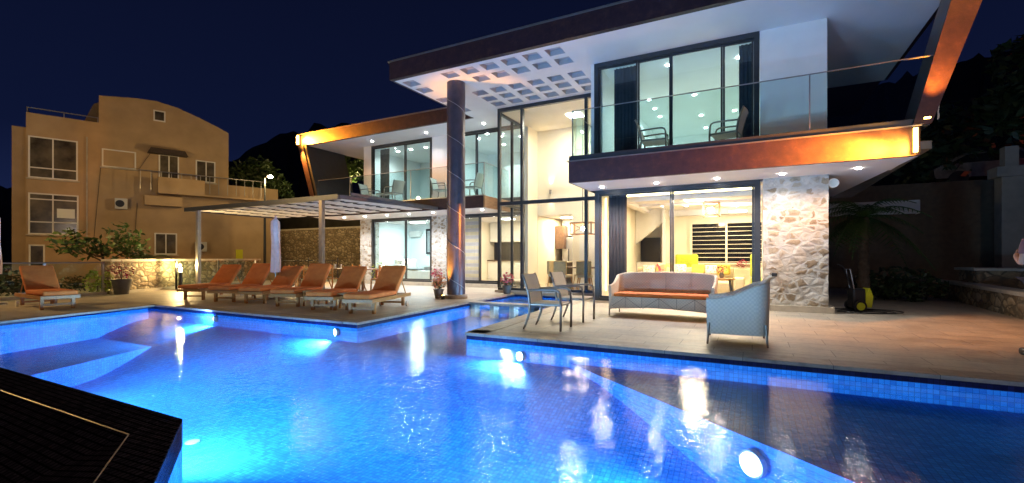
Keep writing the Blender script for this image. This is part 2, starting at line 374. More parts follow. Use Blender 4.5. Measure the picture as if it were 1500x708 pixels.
# ---------------------------------------------------------------- ground, terrace, pool
g = MB(); g.face([(-400,-300,-1.6),(400,-300,-1.6),(400,500,-1.6),(-400,500,-1.6)]).build('ground', M['ground']).__setitem__('kind','structure')
W = -.095                                            # water level
CL0, CL1 = (-6.45,6.2), (-7.05,13.75)                # channel and spa, left side
CR0, CR1 = (-4.05,6.2), (-4.55,13.75)
OV = [(-12.25,2.0), (-4.04,2.05), (-.75,-.12), (2.2,-2.06), (9,-2.06)]
d = MB()
d.prism([(-23,-2),(-11.2,-2),(-13.8,6.2),(-23,6.2)], -.034, 0)
d.prism([(-23,6.2),(-6.45,6.2),(-7.05,13.75),(-23,13.75)], -.034, 0)
d.prism([(-4.05,6.2),(5.0,6.2),(5.0,13.75),(-4.55,13.75)], -.034, 0)
d.prism([(-23,13.75),(5.0,13.75),(5.0,26),(-23,26)], -.034, 0)
d.prism([(5.0,6.2),(11,6.2),(11,12.1),(5.0,12.1)], -.034, 0)
tag(d.build('terrace_paving', M['paving']), kind='structure')
c = MB()                                             # coping strips, 6 mm proud, overhanging the water a little
def strip(mb, a, b, wd, z0=-.035, z1=.006, over=.02):
    a = Vector((*a,0)); b = Vector((*b,0)); t = (b-a).normalized(); nrm = Vector((-t.y,t.x,0))
    q = [a - nrm*over, b - nrm*over, b + nrm*wd, a + nrm*wd]
    mb.prism([(v.x,v.y) for v in q], z0, z1)
strip(c, (-11.2,-2), (-13.8,6.2), -.34, over=-.02); strip(c, (-13.79,6.2), (-6.8,6.2), .34)
strip(c, (-6.47,6.24), (-7.05,13.75), .34); strip(c, (-4.55,13.75), (-4.07,6.24), .34)
strip(c, (-3.69,6.2), (11,6.2), .34)
c.prism([(-4.07,6.18),(-3.69,6.18),(-3.69,6.54),(-4.07,6.54)], -.035, .006)
strip(c, (-7.05,13.73), (-4.5,13.73), .25)
tag(c.build('pool_coping', M['coping']), kind='structure')
# basin
b = MB(); FZ = -1.0
def fz(y): t = min(1,max(0,(y-3.6)/2.6)); return FZ + (.64)*t*t*(3-2*t)
pool = [(-12.25,2.0), (-13.8,6.2), CL0, CL1, CR1, CR0, (11,6.2), (11,-2.06), (2.2,-2.06), (-.75,-.12), (-4.04,2.05)]
for i in range(len(pool)):
    p, q = pool[i], pool[(i+1)%len(pool)]
    top = -.036 if i not in (7,8,9,10) else -.1
    b.face([(p[0],p[1],FZ-.1),(q[0],q[1],FZ-.1),(q[0],q[1],top),(p[0],p[1],top)])
b.grid([[(x,y,fz(y)) for x in (-14,-9,-4,1,11.1)] for y in (-2.2,0,2,3.6,3.9,4.2,4.5,4.8,5.1,5.4,5.7,6.0,6.205)])
# shallow bench on the left with two steps
for k_, (e0, e1, z) in enumerate((((-9.6,2.02),(-11.6,6.19),-.64),)):
    b.prism([(-12.24,2.02),e0,e1,(-13.78,6.19)], FZ-.05-.002*k_, z)
b.prism([(-2.3,6.19),(10.9,6.19),(10.9,.0),(5.2,.0)], FZ-.06, -.3)          # raised unlit floor on the right
b.prism([(-6.46,6.21),(-4.06,6.21),(-4.35,10.5),(-6.8,10.5)], FZ-.08, -.38)    # channel floor
b.prism([(-6.84,10.85),(-4.4,10.85),(-4.57,13.74),(-7.04,13.74)], FZ-.09, -.3)
b.prism([(-6.97,12.9),(-4.52,12.9),(-4.56,13.73),(-7.03,13.73)], FZ-.1, -.2)
tag(b.build('pool_basin', M['mosaic'], normals=False), kind='structure')
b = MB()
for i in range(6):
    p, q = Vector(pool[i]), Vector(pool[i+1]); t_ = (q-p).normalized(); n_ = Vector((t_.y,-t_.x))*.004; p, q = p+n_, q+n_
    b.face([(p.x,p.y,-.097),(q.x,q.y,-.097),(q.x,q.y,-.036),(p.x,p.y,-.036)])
tag(b.build('waterline_shade_band', M['mosaic_shade'], normals=False), kind='structure')  # dark strip paints the unlit look of the tiles above the water
dv = MB(); dv.prism([(-6.81,10.5),(-4.34,10.5),(-4.36,10.86),(-6.84,10.86)], -.05, .004)
for i in range(5):
    x = -6.75+i*.59; dv.box(x, x+.13, 10.53, 10.8, -.76, -.049)
tag(dv.build('spa_divider', M['coping']), kind='structure')
wt = MB(); wt.face([(x,y,W) for x,y in pool[::-1]]); tag(wt.build('pool_water', M['water'], normals=False), kind='structure')
# overflow wall in black mosaic with the dark catch basin below it
o = MB(); inn = OV; 
def offs(pts, dd):
    out = []
    for i, p in enumerate(pts):
        a = Vector(pts[max(i-1,0)]); c_ = Vector(pts[min(i+1,len(pts)-1)]); p = Vector(p)
        t1 = (p-a).normalized() if i else (c_-p).normalized(); t2 = (c_-p).normalized() if i < len(pts)-1 else t1
        n1 = Vector((t1.y,-t1.x)); n2 = Vector((t2.y,-t2.x)); m = (n1+n2).normalized(); out.append(p + m*dd/max(.3,m.dot(n1)))
    return out
out = offs(OV, .31); out2 = offs(OV, 1.7)
for i in range(len(OV)-1):
    a, b_, c_, d_ = OV[i], OV[i+1], out[i+1], out[i]
    o.face([(*a,-.088),(*b_,-.088),(*c_,-.118),(*d_,-.118)]); o.face([(*d_,-.118),(*c_,-.118),(*out2[i+1],-.62),(*out2[i],-.62)])
    o.face([(*a,-.088),(*b_,-.088),(*b_,-.3),(*a,-.3)])
o.face([(-14,-8,-.66),(9,-8,-.66),(9,-3,-.66),(-14,1.7,-.66)])
tag(o.build('overflow_wall', M['mosaic_black'], normals=False), kind='structure')
nz = MB(); nz.tube([(*p,-.122) for p in offs(OV,.318)], .006, 6); tag(nz.build('overflow_nosing', M['bmetal']), kind='structure')
# pool lamps
pl = [((-10.8,6.17,-.18),(-1,-.75,-.04),1.5),((-6.95,6.17,-.2),(-.6,-1,-.02),1.7),((-3.07,6.17,-.27),(-.5,-1,-.02),1.4),((.0,4.19,-.46),(-.6,-.75,-.05),2.2),
      ((-4.24,9.0,-.2),(-1,-.05,-.02),1.0),((-4.5,12.2,-.2),(-1,0,-.02),.7),((-8.6,2.04,-.26),(.35,1,-.05),1.7),((-5.3,2.07,-.26),(-.15,1,-.05),1.9),((4.2,6.17,-.2),(-.6,-1,-.02),.9),((-2.4,.98,-.26),(.55,1,-.05),1.6),((.9,-1.15,-.26),(.4,1,-.05),1.2)]  # last three lamps are out of view, added to even out the pool glow
for i, (p, dr, en) in enumerate(pl):
    t = thing('pool_lamp', 'round underwater lamp '+['below the first sun lounger','below the last sun lounger','under the terrace corner by the two chairs','on the submerged ledge nearest the camera','in the side of the narrow channel','in the side of the small spa','in the overflow wall at the left','in the overflow wall near its corner','added out of view in the terrace side wall at the far right','added out of view in the slanting overflow wall beneath the camera','added out of view in the slanting overflow wall farthest to the right'][i], 'pool lamp', p, 0, 'underwater pool lamps')
    dv = Vector(dr).normalized(); P = Vector(p)
    MB().tube([P - dv*.03, P + dv*.02], .075*(1.5 if i==3 else 1), 20).build('lamp_ring', M['steel'], t); MB().tube([P + dv*.018, P + dv*.03], .06*(1.5 if i==3 else 1), 20).build('lamp_lens', M['glow_pool'], t)
    s_ = spot(P + dv*.06, dr, 310*en, (.47,.72,1), 150, .6, .08, name='pool_spot')
for i, (x, y, z, ry) in enumerate([(-8.4,3.9,-.993,0),(-5.9,3.1,-.993,0),(-5.4,4.5,-.993,0),(-3.2,2.9,-.993,0),(2.0,4.9,-.297,0),(-10.2,4.6,-.993,0)]):
    tag(MB().lathe([(.001,0),(.075,0),(.075,.012),(.001,.014)], (x,y,z), 18).build('pool_inlet', M['inlet']), 'small round white floor inlet on the blue tiled pool bottom', 'pool inlet', 'floor inlets on the pool bottom')
# lawn and hills
tag(MB().box(5.0,60,12.1,40,-1.2,-.03).build('garden_lawn', M['lawn']), kind='structure')
def ridge(name, prof, dist, base, seed, rough):
    # prof: (azimuth u in picture units, height above eye as a share of distance)
    rows = []
    n = 160
    us = [prof[0][0] + (prof[-1][0]-prof[0][0])*i/n for i in range(n+1)]
    def h(u):
        for (a, ha), (b2, hb) in zip(prof, prof[1:]):
            if a <= u <= b2: return ha + (hb-ha)*(u-a)/(b2-a)
        return prof[-1][1]
    fw = Vector((-math.sin(A_), math.cos(A_))); rt = Vector((math.cos(A_), math.sin(A_)))
    for r_, fr in ((1.7,.3),(1.25,.97),(1.0,1.0),(.8,.62),(.6,.25),(.42,0)):
        row = []
        for i, u in enumerate(us):
            dd = fw + rt*((u-750)/675); P = dd*dist*r_
            hz = base + (h(u)*dist*1.0 + 1.2 - base)*fr + (noise.noise(Vector((u*.05+seed, r_*7, 0)))*2.2 + noise.noise(Vector((u*.22+seed, r_*9, 3)))*1.4)*rough*(fr>0)
            row.append((P.x, P.y, hz))
        rows.append(row)
    return tag(MB().grid(rows).build(name, M['hill'], smooth=False), kind='structure')
ridge('hill', [(-700,.12),(-200,.15),(250,.16),(345,.215),(400,.262),(470,.287),(560,.29),(700,.30),(900,.28)], 95, -1.7, 1.3, .8)
ridge('hillside', [(900,.3),(1150,.36),(1290,.38),(1330,.395),(1400,.425),(1440,.44),(1500,.455),(1700,.5),(2300,.55)], 80, -1.7, 9.1, .7)
# ---------------------------------------------------------------- the villa
V = thing('villa', 'modern white two storey villa with brown roof edges, stone pillars and lit glass walls', 'house', (-4,13,0))
def hb(name, m, *boxes, **kw):
    for q in boxes: o_ = MB().box(*q).build(name, M[m], V, **kw)
    return o_
# roof: coffered canopy + right roof
ZS = 6.40
cx = [-9.0,-7.6,-6.95,-6.31,-5.67,-5.04,-4.41]; ry = [10.8,11.42,12.42,13.0,13.58]; hs = .21; hy = .2
xs = sorted({-9.36,3.45} | {c_+s for c_ in cx for s in (-hs,hs)}); ys = sorted({10.3,17.0,14.5} | {r+s for r in ry for s in (-hy,hy)})
def isc(xm, ym): return any(abs(xm-c_)<hs for c_ in cx) and any(abs(ym-r)<hy for r in ry)
sof = MB()
def sx(x, y):                       # the slab's left edge runs in slightly, its right edge runs out
    if x == -9.36: return -9.36 + .16*min(1,(y-10.3)/4.2)
    if x == 3.45: return 3.45
    return x
for i in range(len(xs)-1):
    for j in range(len(ys)-1):
        if isc((xs[i]+xs[i+1])/2, (ys[j]+ys[j+1])/2): continue
        if ys[j] >= 14.5 and xs[i+1] < -7.9 and False: continue
        sof.face([(sx(xs[i],ys[j]),ys[j],ZS),(sx(xs[i+1],ys[j]),ys[j],ZS),(sx(xs[i+1],ys[j+1]),ys[j+1],ZS),(sx(xs[i],ys[j+1]),ys[j+1],ZS)])
sof.build('canopy_soffit', M['soffit'], V, normals=False)
cof0 = None
for c_ in cx:
    for r in ry:
        if c_ == -7.6 and r in (11.42,) : continue
        b = MB(); z1 = ZS+.13
        b.face([(c_-hs,r-hy,z1),(c_+hs,r-hy,z1),(c_+hs,r+hy,z1),(c_-hs,r+hy,z1)])
        for (a, d_) in (((-1,-1),(1,-1)),((1,-1),(1,1)),((1,1),(-1,1)),((-1,1),(-1,-1))):
            b.face([(c_+a[0]*hs,r+a[1]*hy,ZS),(c_+d_[0]*hs,r+d_[1]*hy,ZS),(c_+d_[0]*hs,r+d_[1]*hy,z1),(c_+a[0]*hs,r+a[1]*hy,z1)])
        b.build('coffer', M['coffer'], V, normals=False)
b = MB(); b.face([(-7.81,11.22,ZS+.001),(-7.39,11.22,ZS+.001),(-7.39,11.62,ZS+.001),(-7.81,11.62,ZS+.001)]); b.build('column_plate', M['soffit'], V, normals=False)
rf = MB()
rf.box(-9.4,3.5,10.28,10.42,ZS-.006,6.9); rf.box(-9.36,3.5,10.42,21.5,6.62,6.9)
rf.prism([(-9.4,10.42),(-9.24,14.5),(-9.18,14.5),(-9.34,10.42)], ZS-.004, 6.88); rf.box(3.42,3.5,10.42,17,ZS-.004,6.88)
rf.build('roof_fascia', M['cladding'], V)
hb('roof_trim', 'steel', (-9.44,3.55,10.25,10.33,6.9,6.94), (-9.44,-9.36,10.33,14.5,6.9,6.94))
hb('chimney_cowl','tile_roof',(-6.3,-5.9,12.2,12.6,6.9,7.15))
# left wing roof
hb('wing_soffit', 'soffit', (-18.3,-9.2,14.52,16.02,ZS-.001,ZS+.06), (-18.3,-16.2,16.02,18.2,ZS-.001,ZS+.06))
hb('wing_fascia', 'cladding', (-18.72,-9.17,14.42,14.53,ZS-.01,6.9))
hb('wing_roof', 'cladding', (-18.7,-9.2,14.53,21.5,6.5,6.88))
hb('wing_roof_trim', 'steel', (-18.76,-9.2,14.38,14.46,6.9,6.94))
hb('roof_stack', 'house_paint', (-15.9,-14.8,17.4,18.1,6.88,8.1)); hb('stack_box', 'house_paint', (-10.6,-9.2,17.2,17.9,6.88,8.7))
# storey slabs
hb('terrace_slab', 'plaster', (-3.86,2.55,10.52,12.1,3.02,3.5))
b = MB(); b.prism([(-3.88,10.5),(2.6,10.5),(2.1,16.3),(1.44,16.3),(1.44,12.0),(-3.88,12.0)], 3.0, 3.017); b.build('lower_soffit', M['soffit'], V)
b = MB(); b.prism([(2.55,10.52),(2.08,16.3),(2.0,16.3),(2.3,12.1),(2.3,10.52)], 3.02, 3.5); b.build('slab_edge', M['cladding'], V)
hb('terrace_fascia', 'cladding', (-3.9,2.6,10.42,10.51,2.995,3.5)); hb('terrace_side_fascia','cladding',(-3.9,-3.87,10.51,14.0,2.998,3.5))
hb('terrace_trim', 'steel', (-3.94,2.62,10.38,10.5,3.5,3.52)); hb('terrace_upstand', 'frame', (-3.9,2.58,10.44,10.56,3.52,3.64))
hb('wing_slab', 'plaster', (-17.4,-8.46,14.12,16.0,3.02,3.4)); hb('wing_slab_soffit','soffit',(-17.4,-8.46,14.11,16.0,3.0,3.02))
hb('wing_slab_fascia', 'cladding', (-17.42,-8.47,14.03,14.11,2.996,3.42)); hb('wing_slab_end', 'table_wood', (-8.459,-8.41,14.03,16.0,2.996,3.42))
hb('wing_slab_trim', 'steel', (-17.42,-8.4,14.0,14.12,3.42,3.45))
hb('upper_floor','timber_floor',(-3.7,3.2,12.1,20.5,3.4,3.56),(-16.1,-7.9,16.1,20.5,3.3,3.46))
# slanted end blades
b = MB(); b.prism([(-18.7,ZS-.01),(-18.25,ZS-.01),(-17.2,3.2),(-17.6,3.2)], 14.45, 16.7, 'y'); b.build('slanted_blade', M['frame'], V)
b = MB(); b.prism([(-18.72,ZS-.01),(-18.4,ZS-.01),(-17.36,3.2),(-17.62,3.2)], 14.40, 14.45, 'y'); b.build('blade_face', M['cladding'], V)
b = MB(); b.prism([(2.5,3.5),(2.72,3.5),(3.95,7.25),(3.42,7.25)], 10.42, 11.3, 'y'); b.build('slanted_blade', M['frame'], V)
b = MB(); b.prism([(2.49,3.52),(2.74,3.52),(3.97,7.27),(3.41,7.27)], 10.36, 10.42, 'y'); b.build('blade_face', M['cladding'], V)
# columns, pillars
col_ = MB(); col_.lathe([(.27,.1),(.27,ZS)], (-7.82,11.4,0), 40); cobj = col_.build('column', M['column'], V, smooth='auto')
hx = MB(); hx.tube([(-7.82+.273*math.cos(-t*.35+1), 11.4+.273*math.sin(-t*.35+1), .15+t*.058) for t in range(106)], .008, 5); hx.build('column_seam', M['steel'], cobj, smooth=True)
MB().lathe([(.34,0),(.34,.1),(.29,.12)], (-7.82,11.4,0), 32).build('column_base', M['coping'], V, smooth='auto')
def rough_block(name, m, x0, x1, y0, y1, z0, z1, n=.05, st=.09, amp=.03):
    mb = MB(); nx = max(2,int((x1-x0)/st)); nzc = max(2,int((z1-z0)/st))
    rows = []
    for j in range(nzc+1):
        row = []
        for i in range(nx+1):
            x = x0+(x1-x0)*i/nx; z = z0+(z1-z0)*j/nzc
            h_ = noise.noise(Vector((x*4.1, y0, z*5.3)))*amp*1.2 + noise.noise(Vector((x*9, y0+5, z*10)))*amp*.6
            ed = min(i, nx-i, 1)
            row.append((x + noise.noise(Vector((z*7, x, 2)))*.008*(1-ed), y0 - h_*ed - .005, z))
        rows.append(row)
    mb.grid(rows)
    back = [(x0,y1),(x1,y1)]
    for (ax, i) in ((x0,0),(x1,-1)):
        for j in range(nzc): mb.face([rows[j][i], rows[j+1][i], (ax,y1,rows[j+1][i][2]), (ax,y1,rows[j][i][2])])
    mb.face([(x0,y1,z0),(x0,y1,z1),(x1,y1,z1),(x1,y1,z0)])
    return mb.build(name, M[m], V, smooth=True)
rough_block('stone_pillar', 'rubble_pillar', .22, 1.46, 11.98, 13.6, .14, 3.0, st=.05, amp=.02)
hb('pillar_plinth', 'cap', (.17,1.56,11.9,13.6,.001,.14))
rough_block('stone_pilaster', 'rubble_pillar', -16.4, -15.72, 15.98, 16.5, .1, 3.0, st=.07); rough_block('stone_pilaster', 'rubble_pillar', -12.22, -11.45, 15.98, 16.5, .1, 3.0, st=.07)
hb('wing_plinth', 'cap', (-16.5,-8.2,15.9,17.5,.001,.15)); hb('atrium_plinth','cap',(-7.95,-3.75,13.95,17.5,.001,.09)); hb('living_plinth','cap',(-3.76,.17,11.96,14,.001,.06))
# walls
hb('upper_wall', 'plaster', (.16,1.44,12.0,12.25,3.5,ZS), (1.3,1.44,12.25,20.8,3.5,ZS)); hb('front_jamb_wall','plaster',(-3.86,-3.76,12.02,14.0,3.5,ZS))
hb('wing_wall', 'plaster', (-16.2,-15.74,16.0,16.25,3.4,ZS), (-12.22,-11.44,16.0,16.25,3.4,ZS), (-16.2,-15.95,16.25,20.8,3.4,ZS))
hb('end_wall', 'plaster', (-16.4,-16.2,16.25,20.8,.1,3.3), (1.3,1.46,13.6,20.8,.06,3.0))
hb('rear_wall', 'plaster', (-16.4,1.5,20.7,20.9,.0,6.5))
# sliding doors and glazing: outer frame, leaves with panes
def glazing(x0, x1, y, z0, z1, splits, fw_=.07, top=.08, m='glass', name='sliding_door', outer=True):
    f = MB(); t = .12
    f.box(x0,x1,y-.02,y+t,z1-top,z1); f.box(x0,x1,y-.02,y+t,z0,z0+.07)
    f.box(x0,x0+fw_,y-.02,y+t,z0+.07,z1-top); f.box(x1-fw_,x1,y-.02,y+t,z0+.07,z1-top)
    fo = f.build(name, M['frame'], V)
    ed = [x0+fw_]+list(splits)+[x1-fw_]
    for i in range(len(ed)-1):
        a, b2 = ed[i], ed[i+1]; yy = y+.02+(.035 if i%2 else 0)
        q = MB(); s = .045
        q.box(a,b2,yy,yy+.035,z1-top-.05,z1-top-.003); q.box(a,b2,yy,yy+.035,z0+.073,z0+.13); q.box(a+.002,a+s,yy+.001,yy+.034,z0+.13,z1-top-.05); q.box(b2-s,b2-.002,yy+.001,yy+.034,z0+.13,z1-top-.05)
        q.build('leaf_frame', M['frame'], fo)
        g_ = MB(); g_.box(a+s,b2-s,yy+.012,yy+.02,z0+.13,z1-top-.05); g_.build('glass_pane', M[m], fo)
    return fo
glazing(-3.75,.17,12.02,.06,3.0,[-1.78],.13,.1)
glazing(-3.76,.15,12.0,3.56,ZS,[-2.62,-1.8,-.62],.12,.12,'glass_teal')
glazing(-15.7,-12.24,16.02,.15,3.0,[-13.72],.1,.1,'glass_teal'); glazing(-11.43,-7.86,16.02,.15,3.0,[-9.85],.1,.1)
glazing(-15.73,-12.24,16.02,3.45,ZS,[-13.75],.1,.1,'glass_teal'); glazing(-11.42,-7.86,16.02,3.45,ZS,[-10.0],.1,.1,'glass_teal')
# tall atrium glazing
f = MB(); Y = 14.05
f.box(-7.88,-3.8,Y-.03,Y+.1,6.28,6.396); f.box(-7.87,-3.8,Y-.03,Y+.1,3.02,3.14); f.box(-7.87,-3.8,Y-.03,Y+.1,.09,.17)
for x in (-7.88,-6.99,-4.72): f.box(x,x+.09,Y-.031,Y+.101,.172,6.28)
at = f.build('atrium_glazing', M['frame'], V)
for x0, x1 in ((-7.79,-6.99),(-6.9,-4.72),(-4.63,-3.82)):
    for z0, z1 in ((.172,3.018),(3.142,6.278)):
        MB().box(x0+.002,x1-.002,Y+.03,Y+.04,z0,z1).build('glass_pane', M['glass'], at)
f = MB(); f.box(-7.88,-7.79,14.15,15.99,6.2,6.28); f.box(-7.88,-7.79,14.15,15.99,3.04,3.12); f.box(-7.88,-7.79,14.15,15.99,.1,.17)
for y in (15.0,15.9): f.box(-7.88,-7.79,y,y+.07,.171,6.2)
at2 = f.build('side_glazing', M['frame'], V)
for y0, y1 in ((14.15,14.99),(15.08,15.89)):
    MB().box(-7.84,-7.83,y0,y1,.172,6.198).build('glass_pane', M['glass'], at2)
# balustrades
def balus(name, pts, z0, z1, seams):
    r = MB(); q = [Vector((*p,0)) for p in pts]
    for a, b2 in zip(q, q[1:]):
        t = (b2-a).normalized(); n_ = Vector((-t.y,t.x,0))*.007
        r.prism([((a-n_).x,(a-n_).y),((b2-n_).x,(b2-n_).y),((b2+n_).x,(b2+n_).y),((a+n_).x,(a+n_).y)], z0, z1)
    ro = r.build(name, M['glass_rail'], V)
    h_ = MB(); h_.tube([(*p,z1+.008) for p in pts], .012, 6)
    for s in seams: h_.box(s[0]-.012,s[0]+.012,s[1]-.012,s[1]+.012,z0,z1)
    h_.build('top_rail', M['steel'], ro)
balus('balustrade', [(-3.84,13.9),(-3.84,10.5),(2.85,10.5)], 3.6, 4.72, [(-3.84,10.52),(.98,10.5),(2.86,10.5)])
balus('balustrade', [(-17.0,14.1),(-8.47,14.1),(-8.47,15.95)], 3.44, 4.6, [(-15.07,14.1),(-8.47,14.1),(-11.8,14.1)])
# downlights
def dl(x, y, z, en=14, c_=(.97,.97,1), m='glow_white', sz=125, r=.045):
    d_ = MB().lathe([(r,0),(r,.02)], (x,y,z-.022), 14).build('downlight', M[m], V)
    if en: spot((x,y,z-.05), (0,0,-1), en, c_, sz, .7, .03, name='downlight_spot')
for x in (-3.36,-2.03,-.71,.57,1.88): dl(x,11.38,3.0,115 if x<.5 else 24,(1,.97,.92),sz=150)
for x in (-16.07,-14.84,-13.6,-12.4,-11.19,-10.0,-8.92): dl(x,14.72,3.0,75,sz=150)
for x, y in ((-9.2,15.3),(-12,15.3),(-15.0,15.3)): dl(x,y,ZS-.002,40 if x>-10 else 30,(1,.9,.85))
# orange light strips at the blades
for q, sg, p in ((( 2.49,2.55,10.33,10.36,3.04,3.46),-1,(2.6,10.06,3.14)), ((-18.7,-18.6,14.3,14.36,6.45,6.86),1,(-18.8,14.06,6.68))):
    hb('led_strip','glow_orange', q); spot(p, (sg,.6,0), 420, (1,.4,.04), 100, 1, .08, name='led_spot'); spot(p, (sg,.36,0), 6000, (1,.29,.02), 44, 1, .08, name='led_spot')
spot((2.62,10.1,3.66), (.3,.12,1), 700, (1,.32,.03), 60, .8, .04, name='blade_spot'); spot((3.7,10.05,7.3), (-.3,.13,-1), 700, (1,.32,.03), 60, .8, .04, name='blade_spot')
hb('led_strip','glow_orange',(2.58,2.66,10.1,10.15,3.55,3.575))
spot((-18.5,14.25,6.3), (.36,.1,-1), 1500, (1,.35,.04), 60, .8, .04, name='blade_spot')
# column uplight
ul = thing('ground_uplight', 'small round uplight on the paving glowing orange at the foot of the tall column', 'uplight', (-7.95,10.93,0))
MB().lathe([(.06,0),(.06,.1),(.045,.11)], (-7.95,10.93,0), 16).build('uplight_body', M['black'], ul); MB().lathe([(.04,0),(.04,.004)], (-7.95,10.93,.111), 16).build('uplight_lens', M['glow_orange'], ul)
spot((-7.95,10.93,.14), (.05,.19,1), 850, (1,.42,.05), 34, .8, .03, name='uplight_spot')
spot((-8.02,11.0,.14), (-.03,.0,1), 90, (1,.5,.1), 22, .8, .03, name='uplight_spot')
# wall lamp by the pillar
wl = thing('wall_lamp', 'round white bulkhead lamp on the outer corner of the stone pillar', 'wall lamp', (1.56,12.1,2.8))
MB().tube([(1.56,12.3,2.82),(1.56,12.04,2.82)], .1, 20).build('lamp_ring', M['white_gloss'], wl); MB().tube([(1.56,12.05,2.82),(1.56,12.0,2.82)], .065, 16).build('lamp_dome', M['glass_teal'], wl)
tag(MB().rbox(.39,.5,11.88,11.97,.78,.86,.01,2).build('wall_socket', M['black']), 'small black outdoor socket low on the pale stone pillar', 'socket')

# ---------------------------------------------------------------- rooms (walls, ceilings) and their lights
hb('living_wall', 'cream_wall', (-3.74,-3.62,12.14,15.5,.1,3.0), (-3.74,-1.98,17.6,17.75,.1,2.95), (-1.98,1.3,17.6,17.75,.1,1.0), (-1.98,1.3,17.6,17.75,2.4,2.95), (.4,1.3,17.6,17.75,1.0,2.4))
hb('living_wall','cream_wall',(-3.75,-3.72,15.5,17.7,.1,2.95)); hb('living_ceiling', 'soffit', (-3.71,1.3,12.9,17.75,2.9,2.98), (-3.62,1.3,12.14,12.9,2.97,2.99)); hb('living_floor','timber_floor',(-3.62,1.3,12.14,17.7,.061,.1),(-3.74,-3.62,15.5,17.7,.061,.1))
hb('ceiling_drop','soffit',(-3.4,1.1,13.1,13.3,2.78,2.899),(-3.4,-3.2,13.3,17.3,2.78,2.899),(-3.4,1.1,17.3,17.59,2.7,2.899),(-3.2,1.1,14.9,15.05,2.82,2.899))
hb('cove_light','glow_cove',(-3.3,.1,12.84,12.88,2.9,2.95),(-3.60,-3.57,12.5,12.53,.3,2.85))
hb('stair_soffit','white_gloss',(-2.75,-2.65,16.5,17.6,.1,2.9))
b = MB(); b.prism([(-3.71,1.68),(-3.3,2.0),(-2.75,2.45),(-2.75,2.9),(-3.71,2.9)], 16.7, 16.85, 'y'); b.build('stair_flank', M['white_gloss'], V)
hb('stair_opening_shade','black',(-3.70,-3.0,17.55,17.59,1.05,1.95)); hb('niche_front','white_gloss',(-3.71,-2.76,16.86,16.95,.1,1.05))  # flat black panel paints the darkness of the opening under the stairs
hb('atrium_wall', 'cream_wall', (-7.83,-7.7,16.1,17.0,.1,6.35), (-7.83,-6.2,17.0,17.12,2.9,6.35), (-6.2,-3.75,17.0,17.12,.1,6.35), (-3.86,-3.76,14.16,16.99,.1,6.35))
hb('atrium_ceiling', 'cream_wall', (-7.82,-3.87,14.17,17.0,6.3,6.35)); hb('atrium_floor','timber_floor',(-7.83,-3.87,14.17,20.6,.085,.12))
hb('kitchen_wall', 'cream_wall', (-11.5,-3.9,20.0,20.12,.1,3.0), (-11.55,-11.45,16.3,20.0,.1,3.0)); hb('kitchen_ceiling','soffit',(-11.5,-3.9,17.13,20.0,2.93,2.99),(-11.5,-7.86,16.15,17.12,2.93,2.99)); hb('kitchen_floor','timber_floor',(-11.5,-7.84,16.15,20.0,.1,.16))
hb('bedroom_wall', 'cool_wall', (-16.1,-11.6,19.2,19.3,.1,3.0), (-12.2,-12.1,16.3,19.2,.1,3.0),(-16.2,-16.08,16.3,19.2,.1,3.0)); hb('bedroom_ceiling','soffit',(-16.1,-12.2,16.15,19.2,2.92,2.98)); hb('bedroom_floor','timber_floor',(-16.1,-12.2,16.15,19.2,.1,.16))
hb('upper_room_wall', 'cool_wall', (-3.75,-3.6,12.2,20.5,3.56,6.35), (-3.75,1.3,20.5,20.6,3.56,6.35), (1.2,1.29,12.26,20.5,3.56,6.35), (-3.6,-1.9,16.2,16.3,3.56,5.0)); hb('upper_room_ceiling','cool_wall',(-3.7,1.3,12.15,20.6,6.3,6.36))
hb('wing_room_wall','cool_wall',(-16.0,-7.9,19.8,19.9,3.45,6.35),(-11.9,-11.7,16.25,19.8,3.45,6.35),(-7.84,-7.74,17.2,19.8,3.45,6.35),(-15.94,-15.9,16.25,19.8,3.45,6.35)); hb('wing_room_ceiling','cool_wall',(-15.9,-7.9,16.14,19.9,6.3,6.36))
warm = (1,.84,.58); cool = (.9,1,.98)
def panel(x, y, z, e_, c_, s=.9): 
    hb('ceiling_light','glow_warm' if c_==warm else 'glow_cool',(x-.25,x+.25,y-.25,y+.25,z-.012,z)); area((x,y,z-.03),(0,0,-1),e_,.45,.45,c_,'room_light')
panel(-1.5,14.3,2.88,62,warm); panel(-.4,16.3,2.69,35,warm,.5)
panel(-5.6,15.6,6.28,95,(1,.9,.72),1.2); panel(-7.0,18.6,2.92,70,warm); panel(-9.6,18.0,2.92,60,(1,.88,.68))
panel(-14.3,17.6,2.9,60,(.85,1,1)); 
for x, y in ((-1.98,12.7),(-.31,13.05),(-2.95,15.2),(-2.95,16.2),(-2.95,17.2),(-1.62,17.73),(-.54,17.69),(-1.61,19.5),(.4,15.2),(-1.6,15.4),(-.4,19.5),(-2.9,19.4),(.5,16.6)): dl(x,y,6.3,34,(.88,1,.98),sz=165)
for x, y in ((-14.22,17.0),(-13.34,17.0),(-15.04,17.05),(-9.66,16.3),(-10.36,16.78),(-9.31,16.9),(-8.6,17.3),(-9.9,18.2)): dl(x,y,6.3,38,(.9,1,.99),sz=165,r=.06)
for x, y in ((-1.9,15.9),(-.45,16.6),(-2.6,15.6),(-1.3,17.0)): dl(x,y,2.9,0)
for x, y in ((-14.6,17.5),(-13.3,17.4)): dl(x,y,2.92,0)
